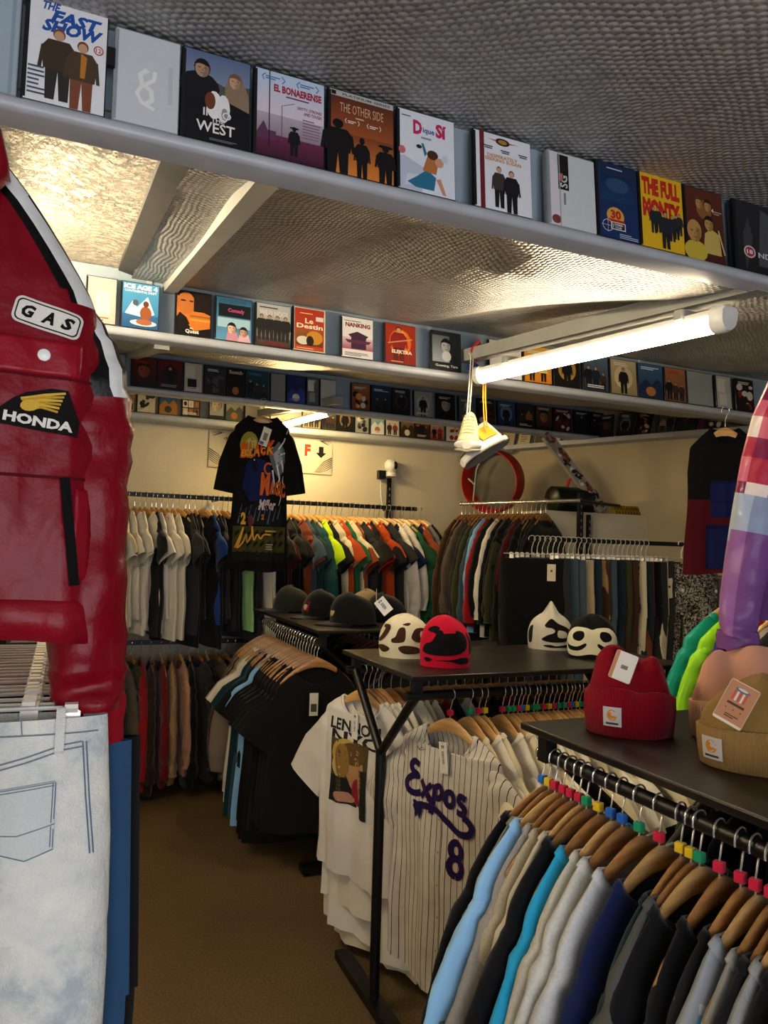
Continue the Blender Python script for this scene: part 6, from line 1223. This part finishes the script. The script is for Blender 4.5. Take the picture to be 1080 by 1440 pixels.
# ------------------------------------------------------------------ caps
def cap(label, loc, rz, col, brimcol=None, badge=None, h=.115, tagc=None, stiff=0):
    t_ = thing('cap', label, 'cap', loc, rz, 'caps on the far rack'); t_.scale = (1.28,) * 3; n = 48; brimcol = brimcol or col
    b = MB(); rr = []
    for k in (0, .06, .2, .35, .5, .62, .74, .85, .93, .98, 1):
        s_ = math.sqrt(max(0, 1 - k ** (2.2 + stiff))); rr.append([(.088 * s_ * math.cos(2 * PI * j / n) * (1 + .015 * math.cos(6 * 2 * PI * j / n) * k), .1 * s_ * math.sin(2 * PI * j / n) + (-.008 * k), .006 + h * k * (1 + .06 * (-math.sin(2 * PI * j / n)))) for j in range(n)])
    b.loft(rr, True, False, True); b.build('crown', M['fabric'], t_, ang=0, color=col)
    b = MB(); top = []; bot = []
    for i in range(9):
        u = i / 8; row = []
        for j in range(17):
            th_ = -PI + .5 + (PI - 1.0) * j / 16; c, s_ = math.cos(th_), math.sin(th_); ext = .078 * math.sin(PI * j / 16) ** .55
            row.append((c * (.087 - .004 * u), -abs(s_) * .098 - ext * u, .012 - (.022 - .01 * stiff) * (c * c) * u - .004 * u))
        top.append(row); bot.append([(x, y, z - .004) for x, y, z in row])
    b.loft(top, False); b.loft(bot, False); b.loft([top[-1], bot[-1]], False); b.build('brim', M['fabric'], t_, ang=60, color=brimcol)
    b = MB(); b.X = Matrix.Translation((0, -.008, h + .006)); b.lathe([(0, .006), (.006, .004), (.008, 0)], 12); b.build('button', M['fabric'], t_, color=col)
    if badge:
        a = Art(.05, .05); badge(a); fn = lambda u, v, L: (((u - .5) * .05), -.1 * math.sqrt(max(0, 1 - ((v * .05 + .025) / h) ** 2.4)) * math.sqrt(max(0, 1 - ((u - .5) * .05 / .088) ** 2)) - .007 - L * .0002, .03 + v * .05)
        drape(a, fn, .02).build('badge', M['printcloth'], t_, smooth=False)
    if tagc: pricetag(t_, Vector(tagc), (.05, .075), .3, -.6)
    return t_
def bd1(a): a.rect(.34, .1, .7, .9, '#b8b29c'); a.rect(.4, .18, .64, .46, '#3a3a34'); a.rect(.4, .54, .64, .82, '#3a3a34')
def bd2(a): a.poly([(.05, .1), (.95, .05), (.9, .95), (.1, .9)], '#8a1a22'); a.face(.5, .5, .3, '#d8ccc0', '#1a1414')
def bd3(a): a.ell(.5, .5, .4, .4, '#8a7a5a'); a.ell(.5, .5, .3, .3, '#c8b48a')
cap('dark olive cap with small pale badge, brim over the table edge', Vector((1.36, 4.62, ZT)), -1.5, '#23241f', None, bd1, .12)
cap('black cap with red face badge, second from the edge', Vector((1.42, 4.2, ZT)), -1.2, '#0c0c0d', '#15120f', bd2, .12)
cap('black flat-brim cap in front, with small round badge', Vector((1.46, 3.8, ZT)), -1.45, '#0b0b0c', None, bd3, .125, None, 1)
cap('tan cap behind the black caps', Vector((1.70, 4.25, ZT)), 1.9, '#a08c66', None, None, .12)
cap('black cap with a white price tag beside the cream beanie', Vector((1.74, 4.0, ZT)), -2.2, '#0d0d0e', None, None, .115, (.075, -.03, .1))
# tag on the last black tee of the far rack
# ------------------------------------------------------------------ sneakers hung by their laces
def sneaker(label, toe, heel, upv, colr, accent, soleC, lacetop, lacecol, toplace):
    """toe, heel: world points of the sole; upv: roughly where the ankle opening lies"""
    toe, heel, upv = Vector(toe), Vector(heel), Vector(upv); L = (toe - heel).length; X = (toe - heel).normalized(); Z = (upv - X * upv.dot(X)).normalized(); Y = Z.cross(X)
    mid = (toe + heel) / 2; t_ = thing('sneaker', label, 'shoe', mid, 0, 'hanging sneakers'); t_.matrix_world = Matrix((X, Y, Z)).transposed().to_4x4(); t_.location = mid
    k = L / .28
    hw = lambda u: k * (.030 + .018 * math.sin(PI * min(1, max(0, u * .95 + .05)) ** 1.15) + .006 * u) * (1 if .06 < u < .92 else .72 if u <= .06 else max(.2, 1 - (u - .92) * 7))
    ht = lambda u: k * (.155 - .03 * u if u < .3 else .146 - .215 * (u - .3) if u < .72 else .056 - .05 * (u - .72))
    def sec(u, scale=1, z0=None, z1=None, n=20):
        w_ = hw(u) * scale; q = []
        for j in range(n):
            a = 2 * PI * j / n; c, s_ = math.cos(a), math.sin(a); z = (z0 + z1) / 2 + (z1 - z0) / 2 * (abs(s_) ** .8) * (1 if s_ > 0 else -1); narrow = 1 - (.42 * max(0, (z - z0) / max(.001, z1 - z0)) if u < .75 else .25 * max(0, (z - z0) / max(.001, z1 - z0)))
            q.append(((u - .5) * L, w_ * (abs(c) ** .6) * (1 if c > 0 else -1) * narrow, z))
        return q
    us = [.0, .02, .06, .12, .2, .3, .4, .5, .6, .7, .8, .88, .94, .98, 1.0]
    b = MB(); b.loft([sec(u, .97 if 0 < u < 1 else .6, .012 * k, max(.03 * k, ht(u))) for u in us], True, True, True); b.build('upper', M['fabric'], t_, ang=50, color=colr)
    def solesec(u, z0, z1, sc_, n=16): w_ = hw(u) * sc_; return [((u - .5) * L * sc_, w_ * (abs(math.cos(2 * PI * j / n)) ** .5) * (1 if math.cos(2 * PI * j / n) > 0 else -1), (z0 + z1) / 2 + (z1 - z0) / 2 * math.sin(2 * PI * j / n)) for j in range(n)]
    b = MB(); b.loft([solesec(u, .002 * k, .034 * k, 1.06) for u in us], True, True, True); b.build('midsole', M['fabric'], t_, ang=50, color='#d8d4c8')
    b = MB(); b.loft([solesec(u, -.008 * k, .006 * k, 1.03) for u in us], True, True, True); b.build('outsole', M['fabric'], t_, ang=50, color=soleC)
    b = MB()
    for i in range(6):
        u = .38 + .06 * i; z = ht(u) + .004; w_ = hw(u) * .42; b.tube([((u - .5) * L, -w_, z - .004), ((u - .49) * L, 0, z + .003), ((u - .5) * L, w_, z - .004)], .0035 * k, 6)
    b.build('lacing', M['fabric'], t_, color=lacecol)
    if accent:
        b = MB()
        for sd in (-1, 1): b.loft([[((u - .5) * L, sd * (hw(u) * s_ + .002), z * k) for z, s_ in ((.05, .95), (.075, .86), (.1, .74), (.12, .66))] for u in (.12, .2, .3, .42, .5)], False)
        b.build('side_panel', M['fabric'], t_, color=accent)
    b = MB(); inv = t_.matrix_basis.inverted()
    for s_ in (-.006, .006):
        b.tube([inv @ (Vector(q) + Vector((s_, 0, 0))) for q in lacetop], .0032, 6)
    b.build('lace', M['fabric'], t_, color=toplace); return t_
Ys = 2.93
s1t, s1h = at(655, 637, Ys - .12), at(652, 603, Ys + .08); hk = at(663, 497, 3.0)
sneaker('cream canvas sneaker seen from its laced front, hanging by white laces', at(656, 632, Ys - .14), at(660, 632, Ys + .13), (0, -.05, 1), '#cfc88e', None, '#b8b090', [at(657, 600, Ys), at(660, 560, Ys), at(663, 520, Ys + .03), at(664, 500, Ys + .06), at(661, 497, Ys + .09)], '#dcd6a8', '#cfcab4')
sneaker('white and yellow sneaker with dark sole, hanging by orange laces', at(656, 655, Ys - .02), at(712, 622, Ys + .02), (-.45, .5, .7), '#d6cfbf', '#d09a2c', '#2c241c', [at(683, 602, Ys), at(681, 560, Ys), at(681, 532, Ys + .02), at(680, 520, Ys + .05)], '#d8b060', '#d88a1c')
b = MB(); b.tube([(0, 0, 0), (.02, -.02, .03), (.0, -.03, .06), (-.02, -.01, .02), (.01, .0, -.02), (.03, -.02, 0)], .012, 8); o = b.build('cable_bundle', M['redp']); o.location = at(668, 500, 3.0); tag(o, 'red cable knot at the end of the lamp beam, above the laces', 'cable')
b = MB(); b.tube([(0, 0, 0), (.03, -.02, -.02), (.05, -.0, .01), (.02, .01, .03)], .011, 8); o = b.build('cable_bundle', mat('blue_plastic', '#142a6a', .4)); o.location = at(657, 516, 3.0); tag(o, 'blue cable clump on the second shelf beside the laces', 'cable')

# ------------------------------------------------------------------ light
w_ = bpy.data.worlds.new('world'); sc.world = w_; w_.use_nodes = True; bg = w_.node_tree.nodes['Background']; bg.inputs[0].default_value = (.8, .87, 1, 1); bg.inputs[1].default_value = 1.0
def area(name, loc, rot, sx, sy, e, c):
    l = bpy.data.lights.new(name, 'AREA'); l.shape = 'RECTANGLE'; l.size = sx; l.size_y = sy; l.energy = e; l.color = C(c); o = bpy.data.objects.new(name, l); COL.objects.link(o); o.location = loc; o.rotation_euler = rot; return o
area('daylight_at_shop_front', (0, -1.45, 1.2), (PI / 2, 0, 0), 2.0, 1.9, 52, '#f4f4fc')
sc.view_settings.view_transform = 'Standard'; sc.view_settings.look = 'None'; sc.view_settings.exposure = 0.0; sc.view_settings.gamma = 1
sc.cycles.max_bounces = 6; sc.cycles.diffuse_bounces = 3; sc.cycles.glossy_bounces = 3; sc.cycles.sample_clamp_indirect = 6; sc.cycles.use_denoising = True
